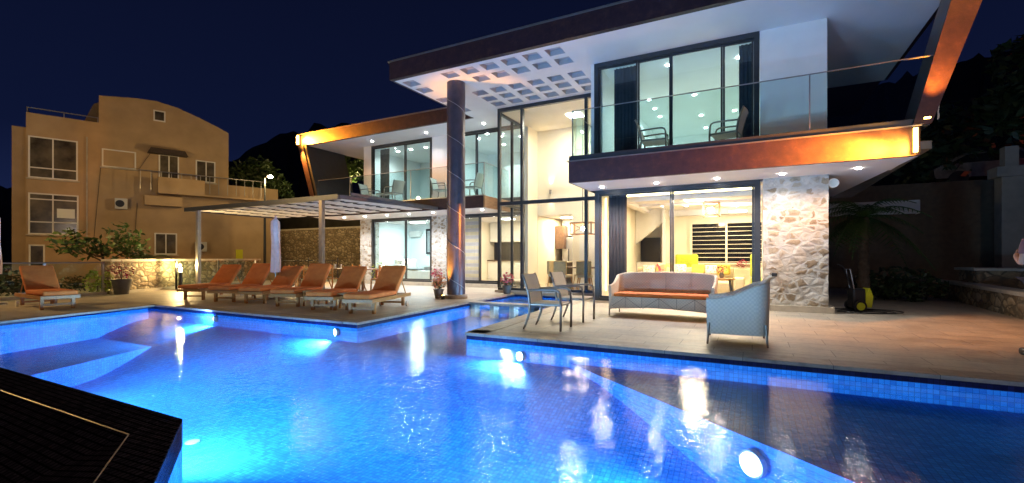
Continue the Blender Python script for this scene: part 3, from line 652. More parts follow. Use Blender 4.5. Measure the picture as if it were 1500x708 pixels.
# room fittings that stay with the building
hb('wall_cabinet','white_gloss',(-11.4,-8.0,19.55,19.98,1.98,2.92),(-7.6,-6.7,19.5,19.98,2.2,2.92)); hb('splashback','black',(-11.4,-8.0,19.95,19.99,1.1,1.97))
hb('base_cabinet','white_gloss',(-11.4,-8.0,19.35,19.98,.16,1.05)); hb('worktop','dark_wood',(-11.42,-7.98,19.3,19.97,1.051,1.1)); hb('kitchen_island','dark_wood',(-7.62,-7.0,18.3,19.4,.12,1.0)); hb('island_top','white_gloss',(-7.65,-6.97,18.27,19.43,1.001,1.05))
hb('side_panel','cream_wall',(-7.83,-7.74,17.13,19.9,.12,2.9)); hb('oven','dark_wood',(-7.7,-7.3,18.9,19.4,1.6,2.6))
hb('inner_door','white_gloss',(-5.9,-5.0,16.94,16.99,.12,2.3))
wn = MB(); 
for i in range(9): wn.box(-1.96,.39,17.52,17.56,1.06+i*.15,1.075+i*.15)
wn.box(-1.98,-1.9,17.5,17.59,1.0,2.4); wn.box(-.82,-.76,17.5,17.59,1.0,2.4); wn.box(-1.98,.4,17.5,17.59,.98,1.03)
wn.build('rear_window_bars', M['cream_wall'], V); hb('rear_window_glass','darkglass',(-1.98,.4,17.62,17.64,1.0,2.4))
# ---------------------------------------------------------------- furniture
def L(name, m, parent, mb, smooth=False): return mb.build(name, M[m], parent, smooth, world=False)
def sling_chair(fab='sling', met='bmetal'):
    t = thing('armchair', 'x', 'armchair')
    s = MB(); s.rbox(-.27,.27,-.26,.26,.405,.45,.018,2); L('seat', fab, t, s)
    b = MB(); rows = []
    prof = [(-.25,.44),(-.27,.55),(-.30,.68),(-.345,.82),(-.385,.92)]
    for (x, z) in prof: rows.append([(x-.02*(1-(y/.25)**2), y, z) for y in (-.25,-.15,0,.15,.25)])
    b.grid(rows); b.grid([[(x-.025,y,z) for x,y,z in r] for r in rows][::-1])
    for a in (0,4):
        b.grid([[r[a] for r in rows],[(r[a][0]-.025,r[a][1],r[a][2]) for r in rows]])
    b.grid([rows[-1],[(x-.025,y,z) for x,y,z in rows[-1]]])
    L('backrest', fab, t, b, True)
    for sg in (-1,1):
        y = .275*sg
        L('leg', met, t, MB().tube([(.27,y,.6),(.285,y,.4),(.28,y,0)], .021, 8), True)
        L('leg', met, t, MB().tube([(-.405,y,.93),(-.35,y,.8),(-.29,y,.6),(-.265,y,.42),(-.28,y,.25),(-.34,y,.08),(-.38,y,0)], [.018,.02,.022,.024,.022,.019,.016], 8), True)
        L('armrest', met, t, MB().tube([(-.3,y,.655),(-.1,y,.668),(.12,y,.675),(.2,y,.67),(.25,y,.645),(.27,y,.6)], .02, 8), True)
    L('seat_frame', met, t, MB().tube([(-.27,-.27,.42),(.27,-.27,.42),(.27,.27,.42),(-.27,.27,.42),(-.27,-.27,.42)], .016, 6))
    return t
sc0 = sling_chair(); used = False
ch = [((-3.06,7.29,0),.04,'beige sling armchair with bent metal arms nearest the pool corner, back towards the channel'),
      ((-3.05,8.5,0),-.06,'beige sling armchair standing behind the other one, between it and the sliding doors'),
      ((-2.05,11.25,3.52),.05,'sling armchair on the upper terrace facing right, left of the two behind the glass'),
      ((-.52,11.35,3.52),PI-.15,'sling armchair on the upper terrace facing left, in front of the open door end')]
for i, (p, rz, lb) in enumerate(ch): place(sc0, used, p, rz, lb, 'metal framed sling armchairs'); used = True
sp0 = sling_chair('sling_pale','steel')
for i, (p, rz, lb) in enumerate([((-14.55,14.75,3.45),.15,'pale grey armchair on the wing balcony, leftmost, facing right'),((-13.2,14.7,3.45),PI-.2,'pale grey armchair on the wing balcony facing left towards the small table'),
                              ((-10.9,14.9,3.45),.2,'pale grey armchair on the wing balcony just left of the tall column'),((-9.45,14.85,3.45),PI,'cream backed armchair on the wing balcony just right of the tall column')]):
    o_ = place(sp0, i>0, p, rz, lb, 'pale armchairs on the wing balcony')
for x, lb in ((-13.87,'low round balcony table between the two left pale armchairs'),(-10.2,'low round balcony table behind the tall column')):
    t = thing('balcony_table', lb, 'table', (x,14.75,3.45), 0, 'balcony tables'); L('tabletop','sling_pale',t,MB().lathe([(.28,.43),(.28,.455)],n=24)); L('table_leg','steel',t,MB().lathe([(.16,0),(.16,.02),(.025,.04),(.025,.43)],n=16))
# wicker sofa / armchair
def wicker(name, Wd, D, label, cat, loc, rz):
    t = thing(name, label, cat, loc, rz)
    hw, hd, r = Wd/2, D/2, .16
    path = [(-hw,-hd,.64),(-hw,-hd+.15,.65),(-hw,-.05,.69),(-hw,hd-r-.05,.80)]
    for k_ in range(5):
        a = PI - k_*PI/8; path.append((-hw+r+r*math.cos(a), hd-r+r*math.sin(a), .83+.05*k_/4))
    path += [(-hw*.45,hd+.02,.90),(0,hd+.03,.905)]
    path += [(-x,y,z) for x,y,z in path[::-1][1:]]
    def fl(x, y, z, k_):      # lower part pulled in, upper part flares out
        s_ = 1 + .05*(z-.3); return (x*s_ - .0, y*s_, z)
    outr, inr = [], []
    for i, (x, y, z) in enumerate(path):
        a = Vector(path[max(i-1,0)][:2]); c_ = Vector(path[min(i+1,len(path)-1)][:2]); tt = (c_-a).normalized(); n_ = Vector((tt.y,-tt.x))
        zb = .145
        zs = [zb,.4,(.4+z)/2,z-.02]
        outr.append([fl(x,y,q,0) for q in zs] + [fl(x+n_.x*.02,y+n_.y*.02,z,0)])
        inr.append([fl(x+n_.x*.055,y+n_.y*.055,q,0) for q in zs] + [fl(x+n_.x*.035,y+n_.y*.035,z,0)])
    b = MB(); b.grid(outr); b.grid([r_[::-1] for r_ in inr]); b.grid([[o_[-1] for o_ in outr],[o_[-1] for o_ in inr]]); b.grid([[o_[0] for o_ in outr],[o_[0] for o_ in inr]])
    for e_ in (0,-1): b.grid([outr[e_], inr[e_]])
    L('wicker_shell','wicker',t,b,'auto')
    nseg = 16; sk = MB(); rows = [[],[]]
    for i in range(nseg+1):
        x = -hw+.03+(Wd-.06)*i/nseg; arch = .145 + .05*math.sin(PI*i/nseg)*(Wd>1.5)
        rows[0].append((x,-hd+.02,arch)); rows[1].append((x,-hd+.03,.4))
    sk.grid(rows); sk.grid([[(x,y+.03,z) for x,y,z in r_] for r_ in rows]); sk.grid([rows[0],[(x,y+.03,z) for x,y,z in rows[0]]])
    L('front_skirt','wicker',t,sk)
    pp = MB(); nb = max(2,round(Wd/.33))
    for i in range(1, nb):                                  # stitched seams of the weave
        x = -hw + Wd*i/nb; pp.tube([(x,-hd+.018,.2),(x,-hd+.024,.4)], .004, 4)
        pp.tube([(x,hd-.027,.5),(x*1.02,hd-.012,.86)], .004, 4)
        if i % 2: pp.tube([(x,-hd+.02,.395),(x-Wd/nb*.95,-hd+.012,.18)], .004, 4); pp.tube([(x,-hd+.02,.395),(x+Wd/nb*.95,-hd+.012,.18)], .004, 4)
    L('seam','bmetal',t,pp)
    L('seat_deck','wicker',t,MB().box(-hw+.06,hw-.06,-hd+.05,hd-.06,.36,.4))
    L('seat_cushion','orange',t,MB().rbox(-hw+.08,hw-.08,-hd+.04,hd-.1,.402,.475,.03,3),True)
    for sx_ in (-1,1):
        for sy_ in (-1,1): L('leg','bmetal',t,MB().tube([(sx_*(hw-.012),sy_*(hd-.03),.3),(sx_*(hw+.0),sy_*(hd-.01),0)],[.022,.014],6))
    return t
wicker('wicker_sofa', 2.0, .8, 'long taupe wicker sofa with a flat orange seat cushion in front of the sliding doors', 'sofa', (-1.63,9.8,0), R(-1))
wicker('wicker_armchair', .82, .76, 'wide wicker tub armchair near the pool edge, its side turned to the camera', 'armchair', (-.2,7.4,0), R(-88))
# sun loungers
def lounger():
    t = thing('sun_lounger', 'x', 'sun lounger'); hw = .32
    f = MB()
    for s_ in (-1,1): f.box(s_*hw-.022,s_*hw+.022,-.95,1.1,.245,.325)
    f.box(-hw+.022,hw-.022,-.95,-.905,.25,.32); f.box(-hw+.022,hw-.022,1.05,1.09,.25,.32)
    for i in range(12): f.box(-hw+.022,hw-.022,-.88+i*.105,-.81+i*.105,.3,.32)
    L('frame','teak',t,f)
    for y in (-.72,.78):
        for s_ in (-1,1): L('leg','teak',t,MB().box(s_*(hw-.05)-.03,s_*(hw-.05)+.03,y-.035,y+.035,0.0 if y<0 else .03,.245))
        L('stretcher','teak',t,MB().box(-hw+.08,hw-.08,y-.02,y+.02,.09,.13))
    for s_ in (-1,1): L('wheel','white_gloss',t,MB().tube([(s_*(hw+.005),.86,.075),(s_*(hw+.045),.86,.075)],.075,18))
    L('seat_cushion','orange',t,MB().rbox(-hw+.01,hw-.01,-.97,.35,.33,.435,.035,3),True)
    Mb = Matrix.Translation((0,.33,.36)) @ Matrix.Rotation(R(46),4,'X')
    L('back_cushion','orange',t,MB().rbox(-hw+.01,hw-.01,0,.84,-.02,.085,.035,3,M=Mb),True)
    bf = MB(); 
    for s_ in (-1,1): bf.box(s_*(hw-.05)-.02,s_*(hw-.05)+.02,0,.8,-.06,-.022,M=Mb)
    for i in range(6): bf.box(-hw+.07,hw-.07,.08+i*.13,.15+i*.13,-.045,-.024,M=Mb)
    L('back_frame','teak',t,bf)
    for s_ in (-1,1): L('strut','teak',t,MB().tube([(s_*(hw-.06),.72,.66),(s_*(hw-.06),.98,.3)],.013,6))
    return t
lg = lounger()
names = ['nearest the tall column','second from the tall column','third from the tall column','fourth from the tall column','fifth from the tall column','at the far left of the row']
for i, (x, y, a) in enumerate([(-7.66,8.0,17),(-9.0,8.08,21),(-10.42,8.2,21),(-11.85,8.32,20),(-13.0,8.2,20),(-14.45,8.15,24)]):
    o_ = place(lg, i>0, (x,y,0), R(a), 'sun lounger with burnt orange cushions, '+names[i], 'orange sun loungers by the pool')
    for c_ in o_.children:
        if c_.name.startswith('back_') and i:
            rr = Matrix.Rotation(R([0,-3,4,-5,3,-2][i]),4,'X'); h_ = Vector((0,.33,.36)); c_.rotation_euler = rr.to_euler(); c_.location = h_ - rr @ h_
place(lg, True, (-15.2,4.72,0), R(86), 'orange cushioned sun lounger alone at the left by the glass fence', 'orange sun loungers by the pool')
def side_table(x, y, lb, a=0, i=0):
    t = thing('side_table', lb, 'side table', (x,y,0), a, 'low teak side tables')
    b = MB()
    for k_ in range(5): b.box(-.22,.22,-.22+k_*.09,-.14+k_*.09,.36,.385)
    L('tabletop','teak',t,b)
    for s_ in (-1,1):
        for q in (-1,1): L('leg','teak',t,MB().box(s_*.19-.02,s_*.19+.02,q*.19-.02,q*.19+.02,0,.358))
side_table(-8.5,7.75,'low square teak side table between the two sun loungers nearest the column',R(18)); side_table(-9.75,8.0,'low square teak side table between the second and third sun lounger from the column',R(20)); side_table(-12.45,8.5,'low square teak side table in the left part of the lounger row',R(20)); side_table(-16.6,3.7,'low teak side table at the left edge beside the lone sun lounger',R(5))
# closed parasols
def parasol(x, y, h, lb):
    t = thing('closed_parasol', lb, 'parasol', (x,y,0), 0, 'furled pale parasols')
    L('pole','steel',t,MB().lathe([(.02,.05),(.02,h)],n=12)); L('base_plate','concrete',t,MB().lathe([(.24,0),(.24,.05),(.04,.07)],n=24))
    b = MB(); rows = []
    for j in range(15):
        f = j/14; z = .78 + (h-.05-.78)*f; r_ = .125*(1-f)**.0*(1 if f<.93 else (1-(f-.93)/.09))*(1-.22*f) * (1.0+.06*math.sin(f*9))
        rows.append([(math.cos(2*PI*k_/24)*r_*(1+.16*math.sin(6*2*PI*k_/24+f*2))+.015*math.sin(f*5), math.sin(2*PI*k_/24)*r_*(1+.16*math.sin(6*2*PI*k_/24+f*2)), z) for k_ in range(25)])
    b.grid(rows); b.lathe([(.03,h-.08),(.025,h+.02)],n=10); L('furled_canopy','lilac_canvas',t,b,True)
parasol(-12.35,8.75,2.42,'furled pale pink parasol standing among the sun loungers under the pergola edge'); parasol(-17.3,4.35,2.4,'furled pale parasol at the very left edge of the picture')
# pergola
pg = thing('pergola', 'steel pergola with dark and cream slatted roof over the loungers beside the wing', 'pergola', (-15,11,0))
PX0, PX1, PXB, PY0, PY1 = -19.4, -11.1, -10.5, 9.9, 13.95
b = MB(); b.box(PX0,PX1,PY0,PY0+.12,2.98,3.13); b.build('front_beam', M['frame'], pg)
b = MB(); b.prism([(PX1,PY0),(PX1+.12,PY0),(PXB+.12,PY1),(PXB,PY1)],2.99,3.1); b.build('side_beam', M['pergola_wood'], pg); b = MB(); b.prism([(PX0,PY0+.13),(PX0+.12,PY0+.13),(PX0+.12,PY1),(PX0,PY1)],2.99,3.1); b.build('side_beam', M['pergola_wood'], pg)
for x in (-18.55,-11.85): MB().box(x-.07,x+.07,PY0+.0,PY0+.119,0,2.979).build('post', M['steel'] if x<-15 else M['bmetal'], pg)
ns = 24
for j in range(ns):
    y = PY0+.2+j*(PY1-PY0-.3)/ns; xr = PX1+(PXB-PX1)*(y-PY0)/(PY1-PY0)
    T = Matrix.Translation((0,y,3.075)) @ Matrix.Rotation(R(-14),4,'X')
    MB().box(PX0+.13,xr,-.07,.07,-.006,.006,M=T).build('slat', M['pergola_wood'], pg)
nr = 7; rh = (PY1-PY0-.3)/nr
for i in range(8):                      # folded fabric strips, each fold pointed at both ends
    x0 = PX0+.28+i*1.06; b = MB()
    for j in range(nr):
        y0 = PY0+.16+j*rh; y1 = y0+rh; ym = y0+rh*.25; q = [(x0-.02,ym),(x0+.27,y0+.01),(x0+.97,y0+.01),(x0+.74,ym+.12),(x0+.70,y1-.01),(x0+.16,y1-.01)]
        if max(a_[0] for a_ in q) > PX1+.1: q = [(min(a_[0],PX1+.1),a_[1]) for a_ in q]
        b.prism(q, 3.02+.003*(j%2), 3.03+.003*(j%2))
    b.build('cream_panel', M['white_fabric'], pg)
for i in range(9):
    x = PX0+.3+i*1.06-.1; b = MB(); b.box(x,x+.05,PY0+.13,PY1,3.08,3.16); b.build('rafter', M['pergola_wood'], pg)
# long dining table under the wing
dt = thing('outdoor_dining_table', 'long timber dining table set with glasses and a plant, behind the sun loungers', 'table', (-14.1,12.6,0))
MB().box(-16.1,-12.3,12.2,13.1,.76,.8).build('tabletop', M['table_wood'], dt)
for x in (-15.9,-12.5):
    for y in (12.3,13.0): MB().box(x-.04,x+.04,y-.04,y+.04,0,.76).build('leg', M['table_wood'], dt)
def wood_chair():
    t = thing('wooden_chair','x','chair'); L('seat','teak',t,MB().box(-.21,.21,-.21,.21,.43,.46))
    for sx_ in (-1,1):
        for sy_ in (-1,1): L('leg','teak',t,MB().box(sx_*.2-.018,sx_*.2+.018,sy_*.2-.018,sy_*.2+.018,0,.43 if sy_<0 else .93))
    b = MB()
    for z in (.55,.68,.81): b.box(-.182,.182,.19,.21,z,z+.07)
    L('backrest','teak',t,b); return t
wc = wood_chair(); pos = ['leftmost on the near side of the long table','second from left on the near side of the long table','third from left on the near side of the long table','rightmost on the near side of the long table, nearest the bedroom glass','at the right head of the long table','on the far side of the long table near its middle']
for i, (x, y, a) in enumerate([(-15.6,11.95,180),(-14.7,11.9,176),(-13.6,11.9,184),(-12.7,11.95,180),(-11.9,12.5,270),(-14.2,13.4,0)]):
    place(wc, i>0, (x,y,0), R(a), 'slatted wooden chair '+pos[i], 'wooden chairs at the long table')
for i, (x, y) in enumerate([(-15.2,12.5),(-14.6,12.8),(-14.15,12.5),(-13.95,12.6),(-13.1,12.7),(-12.8,12.5)]):
    tag(MB().lathe([(.03,0),(.035,.09),(.04,.16 if i in(2,3) else .1)],(x,y,.801),12).build('drinking_glass', M['white_gloss'] if i in (2,3) else M['glass_teal']), 'small '+('pale mug' if i in (2,3) else 'drinking glass')+' on the long timber table, number %d from its left end'%(i+1) if False else ['small drinking glass at the left end of the long timber table','small drinking glass left of the pale mugs on the long table','left one of two pale tumblers in the middle of the long table','right one of two pale tumblers in the middle of the long table','small drinking glass right of the pale tumblers on the long table','small drinking glass at the right end of the long timber table'][i], 'glass', 'glasses on the long table')
# ---------------------------------------------------------------- plants
def leaves(mb, c, r, n, s, seed, flat=.0, shell=.35):
    rnd = random.Random(seed)
    for _ in range(n):
        while True:
            v = Vector((rnd.uniform(-1,1),rnd.uniform(-1,1),rnd.uniform(-1,1)))
            if shell < v.length < 1: break
        if noise.noise(v*2.3+Vector((seed,0,0))) < -.12: continue
        p = Vector(c)+Vector((v.x*r[0],v.y*r[1],v.z*r[2])); a = Vector((rnd.gauss(0,1),rnd.gauss(0,1),rnd.gauss(0,.6))).normalized(); b_ = a.cross(Vector((rnd.gauss(0,1),rnd.gauss(0,1),rnd.gauss(0,1)))).normalized()
        q = s*rnd.uniform(.6,1.3); mb.face([p-a*q, p+b_*q*.42, p+a*q, p-b_*q*.42])
    return mb
def blades(mb, c, n, ln, wd, seed, droop=.5, up=1.0):
    rnd = random.Random(seed)
    for i in range(n):
        a = rnd.uniform(0,2*PI); el = rnd.uniform(.35,1.2)*up; dx, dy = math.cos(a), math.sin(a); prev = None; l_ = ln*rnd.uniform(.7,1.1)
        for k_ in range(5):
            t = k_/4; x = l_*t*math.cos(el)+0; z = l_*t*math.sin(el) - droop*l_*t*t*.6; w_ = wd*(1-t)**.6+.002
            p = Vector((c[0]+dx*x, c[1]+dy*x, c[2]+z)); sd = Vector((-dy,dx,0))*w_
            cur = (p-sd, p+sd)
            if prev: mb.face([prev[0],prev[1],cur[1],cur[0]])
            prev = cur
    return mb
def potted(name, lb, x, y, pot, pm, kind, lm, h, seed):
    t = thing(name, lb, 'potted plant', (x,y,0)); r_ = pot
    MB().lathe([(r_*.7,0),(r_,r_*1.7),(r_*1.06,r_*1.7),(r_*1.06,r_*1.82),(r_*.9,r_*1.82),(r_*.88,r_*1.65)],(x,y,0),24).build('pot', M[pm], t, 'auto')
    MB().lathe([(r_*.88,r_*1.64),(.001,r_*1.68)],(x,y,0),16).build('soil', M['soil'], t)
    z0 = r_*1.7; b = MB()
    if kind == 'blade': blades(b,(x,y,z0),34,h,.022,seed)
    else: leaves(b,(x,y,z0+h*.55),(h*.55,h*.55,h*.5),260,.05,seed,shell=.1)
    b.build('foliage', M[lm], t, normals=False)
    st = MB(); rnd = random.Random(seed)
    for _ in range(5): st.tube([(x,y,z0-.03),(x+rnd.uniform(-.1,.1),y+rnd.uniform(-.1,.1),z0+h*.7)],.008,5)
    st.build('stem', M['bark'], t)
    if kind == 'bloom': leaves(MB(),(x,y,z0+h*.35),(h*.45,h*.45,h*.35),120,.045,seed+3,shell=.1).build('green_leaves', M['leaf'], t, normals=False)
potted('potted_plant','potted pink flowering plant just inside the tall glass wall',-7.25,13.55,.16,'terracotta','bloom','leaf_pink',.42,3)
potted('potted_plant','orange flowering plant in a dark pot at the left foot of the tall column',-8.25,11.12,.15,'terracotta','bloom','leaf_orange',.42,5)
potted('potted_plant','crimson leaved plant in a red pot by the stone pilaster of the wing',-11.55,15.45,.17,'red_pot','leafy','leaf_red',.5,6)
potted('potted_plant','crimson bush in a grey green pot in front of the low stone wall',-18.5,7.55,.27,'terracotta','leafy','leaf_red',.62,8)
potted('potted_plant','small lime green plant in a pot on the far side of the long table',-13.0,13.7,.14,'white_gloss','leafy','leaf_lime',.75,9)
lp = thing('garden_plant','bright lime green leafy plant lit at the end of the low stone wall','plant',(-19.0,7.1,0)); leaves(MB(),(-18.9,7.1,.42),(.35,.4,.42),420,.07,12,shell=.1).build('foliage', M['leaf_lime'], lp, normals=False); MB().tube([(-19,7.1,0),(-18.95,7.1,.5)],.02,6).build('stem', M['bark'], lp)
def tree(name, lb, x, y, z, h, r_, n, ls, lm, seed, grp=None, lean=0):
    t = thing(name, lb, 'tree', (x,y,z), 0, grp); rnd = random.Random(seed)
    top = Vector((x+lean,y,z+h)); mid = Vector((x+lean*.4+rnd.uniform(-.1,.1),y,z+h*.55)); tr = MB().tube([(x,y,z),(mid+Vector((x,y,z)))/2,mid,top-Vector((0,0,r_*.6))],[h*.03,h*.024,h*.018,h*.008],8)
    cl = []
    for i in range(7):
        a = rnd.uniform(0,2*PI); q = rnd.uniform(.3,.95)*r_; c_ = Vector((top.x+math.cos(a)*q, top.y+math.sin(a)*q, top.z-r_*.5+rnd.uniform(-.5,.6)*r_)); cl.append(c_)
        tr.tube([mid+Vector((0,0,rnd.uniform(-.1,.15)*h)), (mid+c_)/2+Vector((0,0,-.1*r_)), c_],[h*.012,h*.008,h*.003],5)
    tr.build('trunk', M['bark'], t, True)
    b = MB()
    for i, c_ in enumerate(cl): leaves(b, c_, (r_*.55,r_*.55,r_*.42), n//7, ls, seed*10+i, shell=.15)
    b.build('crown', M[lm], t, normals=False); return t
tree('shrub_tree','bushy dark tree in front of the neighbouring house above the low wall',-21.5,8.3,-.2,2.5,1.15,1000,.12,'leaf',21,lean=-.5)
tree('shrub_tree','low dark bush behind the glass fence at the far left',-21.3,5.2,-.6,1.3,.8,600,.1,'leaf_dark',22)
tree('shrub_tree','second low bush behind the glass fence, nearer the stone wall',-20.8,6.7,-.6,1.2,.7,600,.1,'leaf_dark',27)
tree('garden_tree','tree lit yellow green seen under the wing roof beside the garden light',-27.3,25.6,4.8,4.4,1.7,3000,.18,'leaf',23)
tree('garden_tree','dark tree at the right corner of the neighbouring house',-32.5,22,-1,8.6,2.0,2200,.25,'leaf_dark',24)
tree('garden_tree','dark tree behind the right garden wall, left of the concrete frame',8.5,28,-.5,7.5,2.6,2600,.25,'leaf_dark',25)
tree('garden_tree','tall dark tree beyond the upper terrace end',9.5,22,-.5,8.6,2.2,2200,.25,'leaf_dark',29)
def palm(lb, x, y, z, h, fl, n, seed, lm='leaf_dark'):
    t = thing('palm_tree', lb, 'palm tree', (x,y,z)); rnd = random.Random(seed); tr = MB()
    prof = [(.15+.02*math.sin(i*2.2)-.002*i, i*h/16) for i in range(17)]; tr.lathe(prof,(x,y,z),12); tr.build('trunk', M['bark'], t)
    b = MB()
    for i in range(n):
        a = rnd.uniform(0,2*PI); el = rnd.uniform(-.25,1.3); l_ = fl*rnd.uniform(.8,1.1); dx, dy = math.cos(a), math.sin(a); pp = []
        for k_ in range(9):
            q = k_/8; hx_ = l_*q*math.cos(el*(1-.4*q)); pz = l_*q*math.sin(el)-l_*q*q*.75; pp.append(Vector((x+dx*hx_,y+dy*hx_,z+h+pz)))
        for k_ in range(1,9):
            for s_ in (-1,1):
                for u_ in (.0,.5):
                    p = pp[k_-1].lerp(pp[k_],u_); tt = (pp[k_]-pp[k_-1]).normalized(); sd = Vector((-dy,dx,0))*s_; ll = .3*fl*math.sin(PI*min(.97,(k_-1+u_)/8+.08))
                    q_ = p+sd*ll+tt*ll*.5-Vector((0,0,ll*.35)); b.face([p, p+tt*.05, q_])
        b.tube(pp,.01,4)
    b.build('frond', M[lm], t, normals=False)
palm('dark palm tree right of the stone pillar behind the pressure washer',2.75,15.9,-.03,2.35,1.5,26,31,'leaf'); palm('small palm in front of the neighbouring house behind the low stone wall',-22.5,10.2,-.4,1.55,1.1,18,33,'leaf')
MB()
sb = thing('low_shrub','dark low shrub at the foot of the palm by the right garden wall','shrub',(3.7,16.5,0)); leaves(MB(),(3.7,16.8,.4),(1.1,1.0,.55),1500,.1,41,shell=.1).build('foliage', M['leaf_dark'], sb, normals=False)
# ---------------------------------------------------------------- walls, fences, garden
def poly_wall(name, lb, pts, th, z0, z1, m, cap=None, cat='wall', capz=.07):
    t = thing(name, lb, cat, (*pts[0],0)); b = MB(); c_ = MB()
    for a, b2 in zip(pts, pts[1:]):
        a = Vector(a); b2 = Vector(b2); d_ = (b2-a).normalized(); n_ = Vector((-d_.y,d_.x))*th/2; L_ = (b2-a).length; n = max(2,int(L_/.14)); nzz = max(2,int((z1-z0)/.14))
        for sd in (-1,1):
            rows = []
            for j in range(nzz+1):
                rows.append([(*(a+d_*L_*i/n + n_*sd*(1+(noise.noise(Vector((i*.55,j*.55,sd*3+a.x)))*.14))), z0+(z1-z0)*j/nzz) for i in range(n+1)])
            b.grid(rows)
        for e_ in (a, b2): b.face([(*(e_-n_),z0),(*(e_+n_),z0),(*(e_+n_),z1),(*(e_-n_),z1)])
        if cap: m_ = n_*1.18; c_.prism([tuple(a-m_),tuple(b2-m_),tuple(b2+m_),tuple(a+m_)], z1-.01, z1+capz)
    b.build('wall_body', M[m], t, True)
    if cap: c_.build('coping', M[cap], t)
    return t
poly_wall('stone_wall','low rubble stone wall with pale coping on the left, lit by the bollard lamp',[(-19.05,7.35),(-20.3,10.0),(-22.6,15.0)],.3,-.2,1.09,'rubble','cap')
poly_wall('wall_kerb','pale kerb along the foot of the low stone wall',[(-18.8,7.4),(-20.05,10.0),(-22.3,14.9)],.14,-.02,.09,'cap')
poly_wall('stone_wall','tall shaded rubble retaining wall behind the pergola posts',[(-32,22),(-21.5,22)],.4,-1.5,3.15,'rubble','cap',capz=.1)
poly_wall('stone_wall','curved low rubble garden wall at the right with pale coping',[(4.75,11.6),(5.0,14.5),(5.2,17.4),(4.9,20.0),(3.6,21.6)],.34,-.1,.46,'rubble','cap')
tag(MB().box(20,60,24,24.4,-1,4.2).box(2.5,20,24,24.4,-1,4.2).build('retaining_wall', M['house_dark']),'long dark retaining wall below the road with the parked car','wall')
pb = thing('stone_planter','square rubble planter block with flat pale top behind the right garden wall','planter',(5.9,17.2,0)); MB().box(5.3,6.7,16.6,17.8,-.05,.86).build('planter_body', M['rubble'], pb); MB().box(5.22,6.78,16.52,17.88,.861,.93).build('planter_top', M['cap'], pb)
cf = thing('concrete_frame','tall pale concrete post and beam frame at the right edge of the garden','garden structure',(7.95,22.2,0)); MB().box(7.65,8.2,21.95,22.5,-.1,4.0).build('post', M['concrete'], cf); MB().box(7.5,13,21.85,22.6,4.001,4.35).build('beam', M['concrete'], cf); MB().box(7.75,8.1,22.0,22.4,4.351,5.05).build('post_stub', M['concrete'], cf)
tag(MB().rbox(5.5,7.5,13.6,14.1,.0,.47,.02,2).build('garden_bench', M['black']),'dark solid bench behind the right garden wall under the red lantern','bench')
rl = thing('red_lantern','small red glass lantern standing on the dark bench at the right','lantern',(5.75,13.85,.47)); MB().lathe([(.1,0),(.12,.05),(.12,.24),(.09,.29)],(5.75,13.85,.471),16).build('lantern_glass', M['red_glass'], rl,'auto'); MB().lathe([(.09,.3),(.05,.34),(.02,.36)],(5.75,13.85,.471),12).build('lantern_lid', M['black'], rl)
tag(MB().box(3.4,5.4,23.2,23.5,1.9,2.5).build('white_parapet', M['plaster']),'short white parapet piece glimpsed beyond the stone pillar','parapet') if False else None
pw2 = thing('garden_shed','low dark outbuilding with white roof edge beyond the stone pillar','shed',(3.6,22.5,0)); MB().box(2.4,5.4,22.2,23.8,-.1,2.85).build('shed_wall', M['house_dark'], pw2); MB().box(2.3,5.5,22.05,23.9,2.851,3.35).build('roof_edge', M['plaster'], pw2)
# glass fence on the left
gf = thing('glass_fence','clear glass fence with steel rail and posts along the left terrace edge','fence',(-18.9,5,0))
A2, B2 = Vector((-18.75,-1)), Vector((-18.75,7.2))
MB().box(-18.76,-18.74,-1,7.2,.1,1.02).build('glass_panel', M['glass_rail'], gf); MB().tube([(-18.75,-1,1.05),(-18.75,7.2,1.05)],.022,8).build('top_rail', M['steel'], gf)
for y in (.2,2.4,4.1,5.75,7.15): MB().box(-18.78,-18.72,y-.03,y+.03,0,1.03).build('post', M['steel'], gf)
MB().box(-18.95,-18.6,-1,7.2,.001,.1).build('base_kerb', M['cap'], gf)
ir = thing('iron_railing','dark iron railing gate between the low stone wall and the tall retaining wall','railing',(-20,14.5,0)); b = MB(); b.tube([(-22.2,16,1.05),(-18.6,16.6,1.05)],.025,6); b.tube([(-22.2,16,.15),(-18.6,16.6,.15)],.02,6)
for i in range(13): b.tube([(-22.2+i*.3,16+i*.05,0),(-22.2+i*.3,16+i*.05,1.2 if i%6==0 else 1.05)],.03 if i%6==0 else .012,5)
b.build('railing', M['black'], ir); bl = None
# glass panels in front of the low wall
gp = thing('glass_screen','thin clear glass screen panels on slim posts before the low stone wall','screen',(-18.2,10.2,0))
for i, (x, y) in enumerate([(-19.35,9.6),(-18.9,10.9),(-18.55,12.2)]): MB().box(x-.025,x+.025,y-.025,y+.025,0,1.1).build('post', M['black'] if i<2 else M['white_gloss'], gp)
b = MB(); b.face([(-19.35,9.6,.1),(-18.55,12.2,.1),(-18.55,12.2,1.05),(-19.35,9.6,1.05)]); b.face([(-19.34,9.6,.1),(-18.54,12.2,.1),(-18.54,12.2,1.05),(-19.34,9.6,1.05)]); b.build('glass_panel', M['glass_rail'], gp, normals=False)
